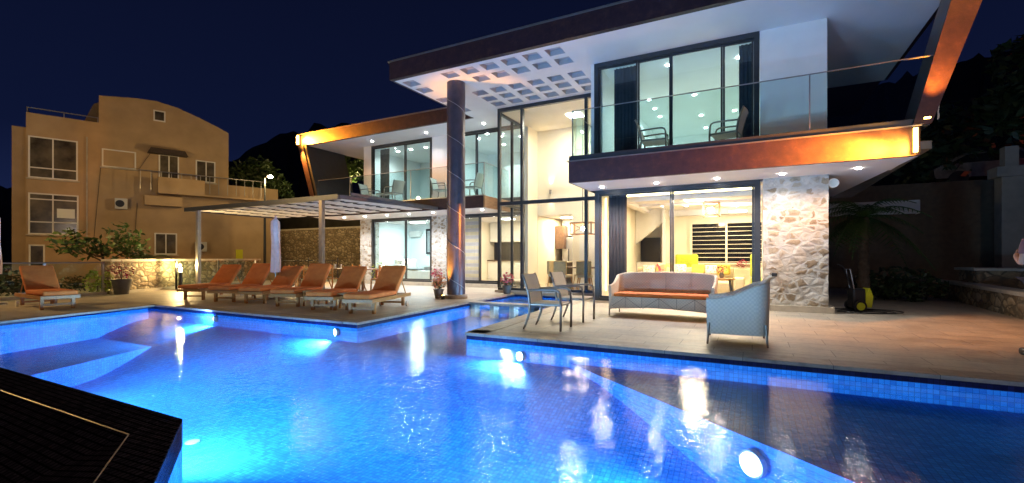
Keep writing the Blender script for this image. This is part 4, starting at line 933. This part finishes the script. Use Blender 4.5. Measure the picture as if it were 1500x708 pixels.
# bollard lamp
def bollard(x, y, h, en, lb):
    t = thing('bollard_lamp', lb, 'garden lamp', (x,y,0)); MB().lathe([(.06,0),(.06,h-.2)],(x,y,0),14).build('lamp_post', M['frame'], t)
    MB().lathe([(.05,h-.199),(.05,h-.02)],(x,y,0),14).build('lamp_head', M['glow_warm'], t); MB().lathe([(.07,h-.019),(.07,h+.01)],(x,y,0),14).build('lamp_cap', M['frame'], t)
    point((x,y+.0,h+.06),en,(1,.68,.28),.06)
bollard(-19.25,9.7,.86,170,'short bollard lamp glowing warm against the low stone wall'); bollard(-17.6,13.3,.75,18,'small warm garden lamp between the loungers and the long table')
gl_ = thing('garden_light','small warm garden light at the foot of the lit tree','garden light',(-27.6,24.95,4.9)); MB().lathe([(.03,0),(.03,1.5)],(-27.6,24.95,4.9),8).build('spike', M['black'], gl_); MB().ball((-27.6,24.95,6.48),.1).build('lamp_globe', M['glow_street'], gl_); point((-27.45,25.0,6.6),260,(1,.8,.3),.08)
tag(MB().box(-33,-19,22.4,24.6,-1.6,3.0).box(-38,-20,24.8,30,-1.6,4.9).build('terraced_bank', M['ground']), kind='structure')
# ---------------------------------------------------------------- street and garden lamps
def street_lamp(x, y, z0, h, en, lb, arm=.5):
    t = thing('street_lamp', lb, 'street lamp', (x,y,z0), 0, 'street lamps'); MB().lathe([(.09,0),(.05,h)],(x,y,z0),12).build('lamp_post', M['frame'], t)
    MB().tube([(x,y,z0+h-.05),(x+arm*.6,y,z0+h+.15),(x+arm,y,z0+h+.12)],.03,8).build('lamp_arm', M['frame'], t); MB().ball((x+arm,y,z0+h+.02),(.16,.12,.08)).build('lamp_head', M['glow_street'], t)
    point((x+arm,y-.0,z0+h-.16),en,(1,.62,.22),.12,'street_light')
street_lamp(-25.4,17.3,-1.6,7.5,170,'street lamp with glaring warm light right of the neighbouring house')
street_lamp(-21.5,1.2,-1.6,7.2,800,'street lamp lighting the neighbouring house from beyond the left edge',-.4)
gp2 = thing('added_garden_lamp','unseen garden lamp post added behind the viewer to brighten the terrace','garden lamp',(5.5,-4.5,-1.6)); MB().lathe([(.06,0),(.045,5.6)],(5.5,-4.5,-1.6),12).build('lamp_post', M['frame'], gp2); MB().ball((5.5,-4.5,4.15),(.16,.16,.16)).build('lamp_globe', M['glow_warm'], gp2); point((5.5,-4.3,4.42),230,(1,.82,.68),.18,'added_lamp_light')  # out-of-view lamp added to brighten terrace and furniture fronts
# ---------------------------------------------------------------- neighbouring house
NB = thing('neighbour_house','ochre three storey house with curved gable, balcony and dark windows on the left','house',(-33.54,9.58,-1.6),math.atan2(.936,.35))
# local frame: x along the facade, y inward (left of facade direction), z measured from -1.6
def nb(name, m, *boxes, sub=None):
    b = MB()
    for q in boxes: b.box(q[0],q[1],q[2],q[3],q[4]+1.6,q[5]+1.6)
    return b.build(name, M[m], sub or NB, world=False)
nb('wall','house_paint',(0,2.83,0,8,-1.6,8.8)); nb('parapet_rail','steel',(0,2.8,.05,.1,9.05,9.1),(0,.04,.05,6,9.05,9.1),(2.76,2.8,.05,.1,8.8,9.05),(0.02,.06,.05,.1,8.8,9.05),(1.4,1.44,.05,.1,8.8,9.05))
b = MB(); b.prism([(2.83,0),(9.14,0),(9.14,10.95),(8.57,11.22),(7.47,11.66),(6.42,12.02),(5.42,12.2),(4.47,12.16),(3.71,12.06),(2.83,11.93)],.02,8,'y')
b.build('gable_wall', M['house_paint'], NB, world=False)
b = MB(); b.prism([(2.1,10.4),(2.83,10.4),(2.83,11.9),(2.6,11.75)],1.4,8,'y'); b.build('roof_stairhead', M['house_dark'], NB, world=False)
nb('side_bay','house_paint',(-.55,-.001,.5,6,-1.6,8.1)); nb('extension','house_paint',(9.141,12.2,.3,8,-1.6,6.0)); nb('roof_vent','tile_roof',(4.9,6.6,3,5,10.4,11.2))
def win(x0, x1, z0, z1, mull=(), sill=None, m='reflection_toned_glass'):
    f = MB(); t = .07
    f.box(x0,x1,-.04,.03,z1-t+1.6,z1+1.6); f.box(x0,x1,-.04,.03,z0+1.6,z0+t+1.6); f.box(x0,x0+t,-.039,.03,z0+t+1.6,z1-t+1.6); f.box(x1-t,x1,-.039,.03,z0+t+1.6,z1-t+1.6)
    for q in mull:
        if q[0]=='v': f.box(q[1]-.03,q[1]+.03,-.038,.03,z0+t+1.6,z1-t+1.6)
        else: f.box(x0+t,x1-t,-.037,.03,q[1]-.03+1.6,q[1]+.03+1.6)
    if z1-z0 > 1: MB().box(x0-.08,x1+.08,-.14,-.001,z0-.07+1.6,z0-.001+1.6).build('window_sill', M['cap'], NB, world=False)
    fo = f.build('window', M['plaster'], NB, world=False); MB().box(x0+t,x1-t,-.02,.018,z0+t+1.6,z1-t+1.6).build('pane', M[m], fo, world=False); return fo
win(.08,1.97,5.4,7.6,(('v',1.0),('h',5.95))); w2_ = win(.08,2.0,2.44,4.62,(('v',1.0),('h',3.1),('h',4.3)))
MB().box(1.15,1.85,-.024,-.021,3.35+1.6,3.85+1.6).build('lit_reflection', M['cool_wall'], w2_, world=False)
win(5.25,5.83,9.4,10.05); win(7.35,8.4,5.98,7.35,(('v',7.9),)); win(5.5,6.5,5.95,7.45,(('v',6.0),)); win(5.3,6.4,1.4,2.7,(('v',5.85),)); win(.1,.7,.4,1.9); win(2.95,4.45,6.35,7.38,(),None,'house_paint')
b = MB(); b.prism([(5.1,9.3),(6.75,9.3),(6.9,9.0),(4.95,9.0)],-.55,-.002,'y'); b.build('awning', M['tile_roof'], NB, world=False)
nb('balcony_front','house_paint',(5.4,7.7,-.95,-.85,5.0,5.95)); nb('balcony_slab','house_paint',(5.4,11,-.849,-.002,5.0,5.12)); nb('lower_balcony','house_paint',(4.8,6.6,-.6,-.002,4.3,4.85))
b = MB(); b.tube([(4.5,-.9,7.85),(11,-.9,7.85)],.03,6)
for i in range(14): b.tube([(4.6+i*.48,-.9,6.75),(4.6+i*.48,-.9,7.85)],.02,5)
b.build('balcony_railing', M['steel'], NB, world=False)
ac = nb('ac_unit','ac',(3.5,4.05,-.3,-.002,4.0,4.6)); MB().tube([(3.72,-.31,5.9),(3.72,-.303,5.9)],.2,20).build('fan_grille', M['black'], ac, world=False)
ac = nb('ac_unit','ac',(7.3,7.9,-.3,-.002,1.6,2.2)); MB().tube([(7.55,-.31,3.5),(7.55,-.303,3.5)],.2,20).build('fan_grille', M['black'], ac, world=False)
b = MB(); b.tube([(2.6,-.03,3.6),(2.9,-.04,7.9),(4.6,-.04,8.05),(5.2,-.03,9.2)],.012,5); b.tube([(4.0,-.03,4.2),(4.4,-.03,4.3),(4.5,-.03,6.0)],.012,5); b.build('cable', M['black'], NB, world=False)
nb('drain_pipe','concrete',(2.3,2.37,-.08,-.005,2,7.9)); nb('meter_box','yellow_plastic',(9.6,10.0,.2,.298,1.1,1.75))
# ---------------------------------------------------------------- pressure washer
wsh = thing('pressure_washer','black and yellow pressure washer with wheels and pull handle beside the stone pillar','pressure washer',(2.1,12.75,0),R(20))
def lw_(name, m, mb, sm=False): return mb.build(name, M[m], wsh, sm, world=False)
lw_('body','black',MB().rbox(-.16,.1,-.13,.13,.08,.52,.04,3)); b = MB(); b.prism([(.09,.1),(.22,.1),(.25,.35),(.18,.53),(.1,.38)],-.12,.12,'y'); lw_('shell','yellow_plastic',b)
for s_ in (-1,1):
    wh = lw_('wheel','black',MB().tube([(-.05,s_*.15,.13),(-.05,s_*.2,.13)],.13,22)); lw_('wheel','black',MB().tube([(-.05,s_*.201,.13),(-.05,s_*.201,.13)],.01,4)) if False else MB().tube([(-.05,s_*.2,.13),(-.05,s_*.21,.13)],.085,20).build('hub_cap', M['yellow_plastic'], wh, world=False)
lw_('handle','steel',MB().tube([(-.12,-.08,.5),(-.2,-.08,.95),(-.2,.08,.95),(-.12,.08,.5)],.013,8)); lw_('spray_lance','black',MB().tube([(-.13,0,.52),(-.3,.0,1.0),(-.42,.0,1.05)],.018,6))
lw_('hose','black',MB().tube([(.1+.38*math.cos(a/3)*(1+.02*a)-.1,-.35+.2*math.sin(a/3)*(1+.03*a),.015+.0008*a) for a in range(46)],.012,6),True)
lw_('cable','black',MB().tube([(.15,.1,.1),(.35,.15,.012),(.6,.05,.012),(.7,.2,.012),(.5,.3,.012),(.3,.25,.012)],.009,6),True)
# ---------------------------------------------------------------- parked car on the upper road
tag(MB().box(2.6,60,24.41,36,3.6,4.2).build('upper_road', M['ground']), kind='structure')
cr = thing('parked_car','dark car with a lit red tail lamp on the road above the dark retaining wall','car',(9.0,26.5,4.2))
prof = [(-2.1,.35),(-2.15,.75),(-1.9,.9),(-1.2,1.35),(.5,1.42),(1.2,1.0),(2.05,.85),(2.15,.4)]
b = MB(); b.prism([(9+x,4.2+z) for x, z in prof],25.7,27.3,'y'); b.build('body', M['bmetal'], cr)
b = MB(); b.prism([(9-1.65,5.15),(9-1.1,5.48),(9+.45,5.54),(9+.95,5.18)],25.68,27.32,'y'); b.build('window', M['darkglass'], cr)
for x in (-1.35,1.35):
    for y in (25.75,27.25): MB().tube([(9+x,y-.1,4.52),(9+x,y+.1,4.52)],.32,20).build('wheel', M['black'], cr)
MB().box(11.1,11.2,25.69,25.95,4.85,4.98).build('tail_lamp', M['glow_red'], cr); point((11.4,25.4,4.95),14,(1,.12,.05),.05,'tail_light')
# ---------------------------------------------------------------- indoor furniture
sf = thing('indoor_sofa','cream L shaped living room sofa seen through the right sliding doors','sofa',(-1.7,15.2,.1))
MB().rbox(-3.4,-.5,15.6,15.85,.1,.9,.05,2).build('backrest', M['beige_fabric'], sf); MB().rbox(-3.3,-.55,14.75,15.58,.12,.5,.05,2).build('seat', M['beige_fabric'], sf); MB().rbox(-.48,-.2,14.8,15.8,.12,.62,.05,2).build('armrest', M['beige_fabric'], sf)
def cushion(x, y, z, a, m, lb, s=.24):
    Mx = Matrix.Translation((x,y,z)) @ Matrix.Rotation(a,4,'Z') @ Matrix.Rotation(R(-14),4,'X')
    tag(MB().rbox(-s,s,-.06,.06,-s*.85,s*.85,.055,3,M=Mx).build('cushion', M[m], None, True), lb, 'cushion', 'sofa cushions')
cushion(-2.03,15.45,.84,0,'pattern','patterned cream cushion left of the mustard pair on the indoor sofa',.19); cushion(-1.5,15.45,.84,0,'yellow_fabric','mustard cushion between the two patterned ones on the indoor sofa',.19); cushion(-1.13,15.5,.84,.1,'pattern','patterned cream cushion between the two mustard ones',.17); cushion(-.77,15.42,.84,0,'yellow_fabric','mustard cushion at the right end of the indoor sofa',.19); cushion(-2.5,15.45,.82,0,'floral','red and yellow floral cushion at the left of the indoor sofa',.26); cushion(-3.0,15.45,.8,.2,'pattern','small patterned cushion at the far left end of the indoor sofa',.2)
ga = thing('lime_armchair','lime green armchair standing behind the cream sofa','armchair',(-2.0,16.7,.1),R(190)); L('seat','green_fabric',ga,MB().rbox(-.35,.35,-.35,.35,.25,.5,.06,3)); L('backrest','green_fabric',ga,MB().rbox(-.36,.36,.2,.36,.5,1.22,.06,3)); [L('leg','dark_wood',ga,MB().box(a*.28-.02,a*.28+.02,b_*.28-.02,b_*.28+.02,0,.25)) for a in (-1,1) for b_ in (-1,1)]
ga2 = copy_tree(ga); ga2.location = (.35,15.9,.1); ga2.rotation_euler = (0,0,R(100)); ga2['label'] = 'lime green armchair at the right behind the door frame'; ga['group'] = ga2['group'] = 'lime armchairs'
ct = thing('coffee_table','small round wooden coffee table with flowers in front of the indoor sofa','coffee table',(-.75,14.0,.1)); L('tabletop','teak',ct,MB().lathe([(.34,.5),(.34,.54)],n=24)); [L('leg','black',ct,MB().tube([(a*.2,b_*.2,.5),(a*.26,b_*.26,0)],.02,6)) for a in (-1,1) for b_ in (-1,1)]
fv = thing('flower_vase','vase of reddish dried flowers on the round coffee table','vase',(-.75,14,.64)); MB().lathe([(.05,0),(.07,.08),(.04,.16)],(-.75,14,.641),14).build('vase', M['dark_wood'], fv); leaves(MB(),(-.75,14,.88),(.15,.15,.12),120,.035,51,shell=.1).build('flowers', M['leaf_red'], fv, normals=False)
sb2 = thing('sideboard','low cream sofa bench under the rear window of the living room','bench',(-.9,17.2,.1)); MB().rbox(-1.9,.4,17.0,17.45,.1,.85,.04,2).build('bench_body', M['beige_fabric'], sb2); leaves(MB(),(-.3,17.0,1.0),(.2,.15,.14),120,.04,53,shell=.1).build('dry_flowers', M['leaf_red'], sb2, normals=False)
def box_lamp(x, y, z, w_, h_, lb, en):
    t = thing('pendant_lamp', lb, 'pendant lamp', (x,y,z), 0, 'wooden cube pendant lamps'); b = MB(); q = .018
    for sx_ in (-1,1):
        for sy_ in (-1,1): b.box(x+sx_*w_-q,x+sx_*w_+q,y+sy_*w_*.6-q,y+sy_*w_*.6+q,z,z+h_)
    for zz in (z,z+h_):
        for s_ in (-1,1): b.box(x-w_,x+w_,y+s_*w_*.6-q,y+s_*w_*.6+q,zz-q,zz+q); b.box(x+s_*w_-q,x+s_*w_+q,y-w_*.6,y+w_*.6,zz-q*.9,zz+q*.9)
    b.tube([(x-w_,y-w_*.6,z),(x+w_,y-w_*.6,z+h_)],.01,5); b.tube([(x+w_,y-w_*.6,z),(x-w_,y-w_*.6,z+h_)],.01,5)
    b.build('lamp_frame', M['table_wood'], t); MB().ball((x,y,z+h_/2),.07).build('bulb', emit('bulb_glow',(1,.8,.5),60), t); return t
t = box_lamp(-1.08,15.0,2.45,.22,.38,'cube shaped wooden pendant lamp hanging in the living room',0); MB().tube([(-1.08,15,2.83),(-1.08,15,2.9)],.01,5).build('cord', M['black'], t); point((-1.08,15,2.55),30,(1,.75,.45),.1)
t = box_lamp(-5.28,15.5,2.03,.38,.4,'long wooden box pendant lamp over the dining table',0); MB().tube([(-5.28,15.5,2.43),(-5.28,15.5,6.3)],.01,5).build('cord', M['black'], t); point((-5.28,15.5,2.2),40,(1,.78,.5),.1)
def dchair():
    t = thing('dining_chair','x','dining chair'); L('seat','beige_fabric',t,MB().rbox(-.24,.24,-.24,.24,.42,.52,.04,3)); L('backrest','tan_fabric',t,MB().rbox(-.25,.25,.18,.28,.5,.98,.04,3)); [L('leg','teak',t,MB().tube([(a*.18,b_*.18,.44),(a*.25,b_*.25,0)],[.022,.012],6)) for a in (-1,1) for b_ in (-1,1)]; return t
dc = dchair()
for i, (x, y, a, lb) in enumerate([(-6.1,15.15,70,'mustard dining chair at the left end of the indoor table'),(-5.7,14.75,170,'mustard dining chair with its back to the glass, near the left'),(-4.95,14.75,190,'mustard dining chair with its back to the glass, near the right'),(-4.35,15.6,270,'mustard dining chair at the right end of the indoor table'),(-5.6,16.3,0,'mustard dining chair on the far side of the indoor table')]): place(dc, i>0, (x,y,.12), R(a), lb, 'mustard chairs at the indoor table')
it = thing('indoor_dining_table','dark indoor dining table under the box pendant','table',(-5.25,15.5,.12)); L('tabletop','dark_wood',it,MB().box(-.75,.75,-.45,.45,.72,.76)); [L('leg','black',it,MB().box(a*.6-.03,a*.6+.03,-.3,.3,0,.72)) for a in (-1,1)]
fr = thing('fridge','tall grey steel fridge at the back of the kitchen','fridge',(-6.9,19.6,.12)); MB().rbox(-7.95+.45,-6.75,19.2,19.9,.12,2.1,.02,2).build('fridge_body', M['steel'], fr); MB().box(-7.2,-7.17,19.15,19.2,.9,1.6).build('handle', M['black'], fr)
ws = thing('wall_sconce','up and down wall sconce on the cream atrium wall','wall lamp',(-7.1,16.95,3.8)); MB().tube([(-7.1,16.93,3.74),(-7.1,16.93,3.9)],.05,14).build('sconce_body', M['steel'], ws); spot((-7.1,16.9,3.93),(0,.06,1),30,(1,.85,.6),50,.8,.02,name='sconce_spot'); spot((-7.1,16.9,3.7),(0,.06,-1),20,(1,.85,.6),50,.8,.02,name='sconce_spot')
def curtain(x0, x1, y, z0, z1, m, lb, pl=.09):
    rows = []; n = int((x1-x0)/.03)
    for z in (z0, z1): rows.append([(x0+(x1-x0)*i/n, y+.03*math.sin(i*.03/pl*2*PI), z) for i in range(n+1)])
    b = MB(); b.grid(rows); b.grid([[(x,y_+.012,z) for x,y_,z in r_] for r_ in rows]); tag(b.build('curtain', M[m], None, True, normals=False), lb, 'curtain', 'curtains')
curtain(-3.45,-2.97,12.3,.12,2.9,'curtain','dark curtain gathered at the left of the living room doors'); curtain(-3.3,-2.7,12.3,3.6,6.28,'curtain','wide dark curtain at the left of the upper glass doors'); curtain(-.28,.02,12.3,3.6,6.28,'curtain','dark curtain at the right end of the upper glass doors'); curtain(-15.5,-14.95,16.35,3.5,6.28,'curtain_grey','grey curtain at the left of the wing bedroom upstairs'); curtain(-11.25,-10.9,16.35,3.5,6.28,'curtain_grey','grey curtain behind the tall column upstairs')
zb = thing('zebra_blind','striped roller blind behind the tall column in the kitchen window','blind',(-10.7,16.25,.2)); b = MB(); b2 = MB()
for i in range(18):
    (b if i%2 else b2).box(-11.3,-9.95,16.22,16.225,.25+i*.145,.25+(i+1)*.145-.002)
b.build('opaque_band', M['beige_fabric'], zb); b2.build('sheer_band', M['coffer'], zb)
bd = thing('bed','white bed with grey pillow in the ground floor bedroom','bed',(-13.7,17.4,.16)); MB().rbox(-14.7,-12.4,16.7,18.6,.16,.62,.05,2).build('mattress', M['white_fabric'], bd); MB().rbox(-13.4,-12.7,16.9,17.4,.62,.8,.06,3).build('pillow', M['grey_fabric'], bd); MB().rbox(-14.72,-13.6,16.68,17.3,.63,.72,.03,2).build('throw', M['grey_fabric'], bd)
tag(MB().rbox(-15.8,-14.9,17.6,18.3,.16,1.15,.08,3).build('bedroom_armchair', M['white_fabric']),'white armchair at the left of the ground floor bedroom','armchair')
pc = thing('framed_picture','large dark framed picture on the bedroom wall','picture',(-13.4,19.1,1.4)); MB().box(-15.0,-13.9,19.12,19.19,1.4,2.7).build('frame', M['black'], pc); MB().box(-14.9,-14.0,19.11,19.119,1.5,2.6).build('picture_print', M['grey_fabric'], pc)
tag(MB().rbox(-16.6+.55,-15.4+.1,19.0,19.19,2.3,2.6,.03,2).build('air_conditioner', M['ac']),'white wall air conditioner in the ground floor bedroom','air conditioner')
bl2 = thing('bedside_lamp','small lit bedside lamp on the white table','lamp',(-15.0,17.3,.9)); MB().lathe([(.07,0),(.02,.02),(.02,.2)],(-15.0,17.2,.9),10).build('lamp_base', M['steel'], bl2); MB().lathe([(.09,.2),(.06,.34)],(-15.0,17.2,.9),14).build('lamp_shade', M['glow_warm'], bl2)
tag(MB().rbox(-15.3,-14.78,17.0,17.5,.16,.895,.02,2).build('bedside_table', M['white_gloss']),'white bedside table under the small lit lamp','bedside table')
p2 = thing('wall_mirror','round glass mirror leaning on the wall of the upstairs bedroom','mirror',(-13.0,18.2,4.3)); MB().tube([(-13.0,18.3,4.55),(-13.0,18.26,4.55)],.42,32).build('mirror_rim', M['frame'], p2); MB().tube([(-13.0,18.259,4.55),(-13.0,18.25,4.55)],.36,32).build('mirror_glass', M['glass_teal'], p2)
wd = thing('shower_cabin','tall glass cabin standing in the upstairs bedroom behind the balcony','cabin',(-13.3,18.5,3.46)); MB().box(-13.7,-12.0,18.4,18.44,3.47,5.4).build('glass_panel', M['glass_teal'], wd); MB().box(-13.72,-11.98,18.38,18.46,5.4,5.46).box(-13.74,-13.7,18.38,18.46,3.47,5.46).build('cabin_frame', M['steel'], wd)
w3_ = thing('wardrobe','tall teal white wardrobe in the right upstairs room of the wing','wardrobe',(-9.3,19.3,3.46)); MB().box(-10.3,-8.3,19.0,19.7,3.47,5.5).build('wardrobe_body', M['cool_wall'], w3_); MB().box(-9.31,-9.29,18.985,18.999,3.5,5.45).build('door_gap', M['frame'], w3_)
pic2 = thing('framed_picture','white framed picture leaning by the left window of the upstairs bedroom','picture',(-14.6,19.7,4.3)); MB().box(-15.0,-14.0,19.72,19.79,4.1,5.3).build('frame', M['steel'], pic2); MB().box(-14.9,-14.1,19.71,19.719,4.2,5.2).build('picture_print', M['cool_wall'], pic2)
# ---------------------------------------------------------------- person at the right edge
def person(x, y, rz, lb):
    t = thing('person', lb, 'person', (x,y,0), rz)
    def skin(name, vs, es, rad, m, sub=2):
        me = bpy.data.meshes.new(name); me.from_pydata(vs, es, []); ob = bpy.data.objects.new(name, me); col.objects.link(ob); ob.parent = t
        mo = ob.modifiers.new('skin','SKIN'); mo.use_smooth_shade = True
        for i, r_ in enumerate(rad): me.skin_vertices[0].data[i].radius = (r_, r_) if not isinstance(r_, tuple) else r_
        me.skin_vertices[0].data[0].use_root = True
        ob.modifiers.new('sub','SUBSURF').levels = sub; ob.modifiers['sub'].render_levels = sub
        me.materials.append(M[m]); return ob
    vs = [(0,0,.95),(0,0,1.15),(0,0,1.38),(0,0,1.48),(.02,0,1.56),(.02,0,1.66),  (-.09,0,.88),(-.1,.02,.48),(-.11,0,.09),(-.11,.14,.04), (.09,0,.88),(.1,.02,.48),(.11,0,.09),(.11,.14,.04),
          (-.18,0,1.4),(-.25,-.03,1.13),(-.17,.18,1.2),(-.13,.25,1.25), (.18,0,1.4),(.25,-.02,1.13),(.24,.08,.9),(.24,.1,.82)]
    es = [(0,1),(1,2),(2,3),(3,4),(4,5),(0,6),(6,7),(7,8),(8,9),(0,10),(10,11),(11,12),(12,13),(2,14),(14,15),(15,16),(16,17),(2,18),(18,19),(19,20),(20,21)]
    rad = [.13,.12,.13,.055,.06,.09, .085,.06,.04,.04,.085,.06,.04,.04,.055,.042,.032,.03,.055,.042,.032,.03]
    skin('body', vs, es, rad, 'skin')
    sv = [(0,0,.93),(0,0,1.15),(0,0,1.38),(-.18,0,1.4),(-.23,-.02,1.22),(.18,0,1.4),(.23,-.02,1.22)]
    skin('shirt', sv, [(0,1),(1,2),(2,3),(3,4),(2,5),(5,6)], [.15,.14,.145,.068,.062,.068,.062], 'jersey')
    tv = [(0,0,.98),(-.09,0,.88),(-.1,.02,.48),(-.11,0,.12),(.09,0,.88),(.1,.02,.48),(.11,0,.12)]
    skin('trousers', tv, [(0,1),(1,2),(2,3),(0,4),(4,5),(5,6)], [.15,.1,.075,.06,.1,.075,.06], 'trousers')
    hh = MB().ball((.02,-.02,1.68),(.1,.11,.11),16,10).build('hair', M['hair'], t, True, world=False)
    nose = MB().ball((.02,.1,1.62),(.012,.02,.02),8,6).build('nose', M['skin'], t, True, world=False)
    for s_ in (-1,1): MB().ball((.02+s_*.032,.083,1.645),.011,8,6).build('eye', M['black'], t, True, world=False)
    for s_ in (-1,1):
        L('shoe','black',t,MB().rbox(s_*.11-.045,s_*.11+.045,-.07,.2,.0,.09,.03,3),True)
    for s_, hx_, hy_, hz_, dx_, dy_, dz_ in ((-1,-.12,.27,1.26,.02,.03,.012),(1,.24,.1,.8,0,.006,-.035)):
        for q in range(4):
            p0 = Vector((hx_+(q-1.5)*.019*(1 if s_>0 else .3), hy_, hz_+(0 if s_>0 else (q-1.5)*.018))); d_ = Vector((dx_,dy_,dz_)); MB().tube([p0-d_,p0+d_*.6,p0+d_*(1.3+.2*(q in(1,2)))],[.010,.009,.007],6).build('finger', M['skin'], t, True, world=False)
        p0 = Vector((hx_-.03*s_*0+(.03 if s_<0 else -.03),hy_-.0,hz_)); d_ = Vector((dx_+.01,dy_,dz_)); MB().tube([p0-d_,p0+d_*.5],[.011,.009],6).build('thumb', M['skin'], t, True, world=False)
    return t
person(3.13,7.86,R(12),'person in dark rose top and dark trousers standing at the right picture edge')
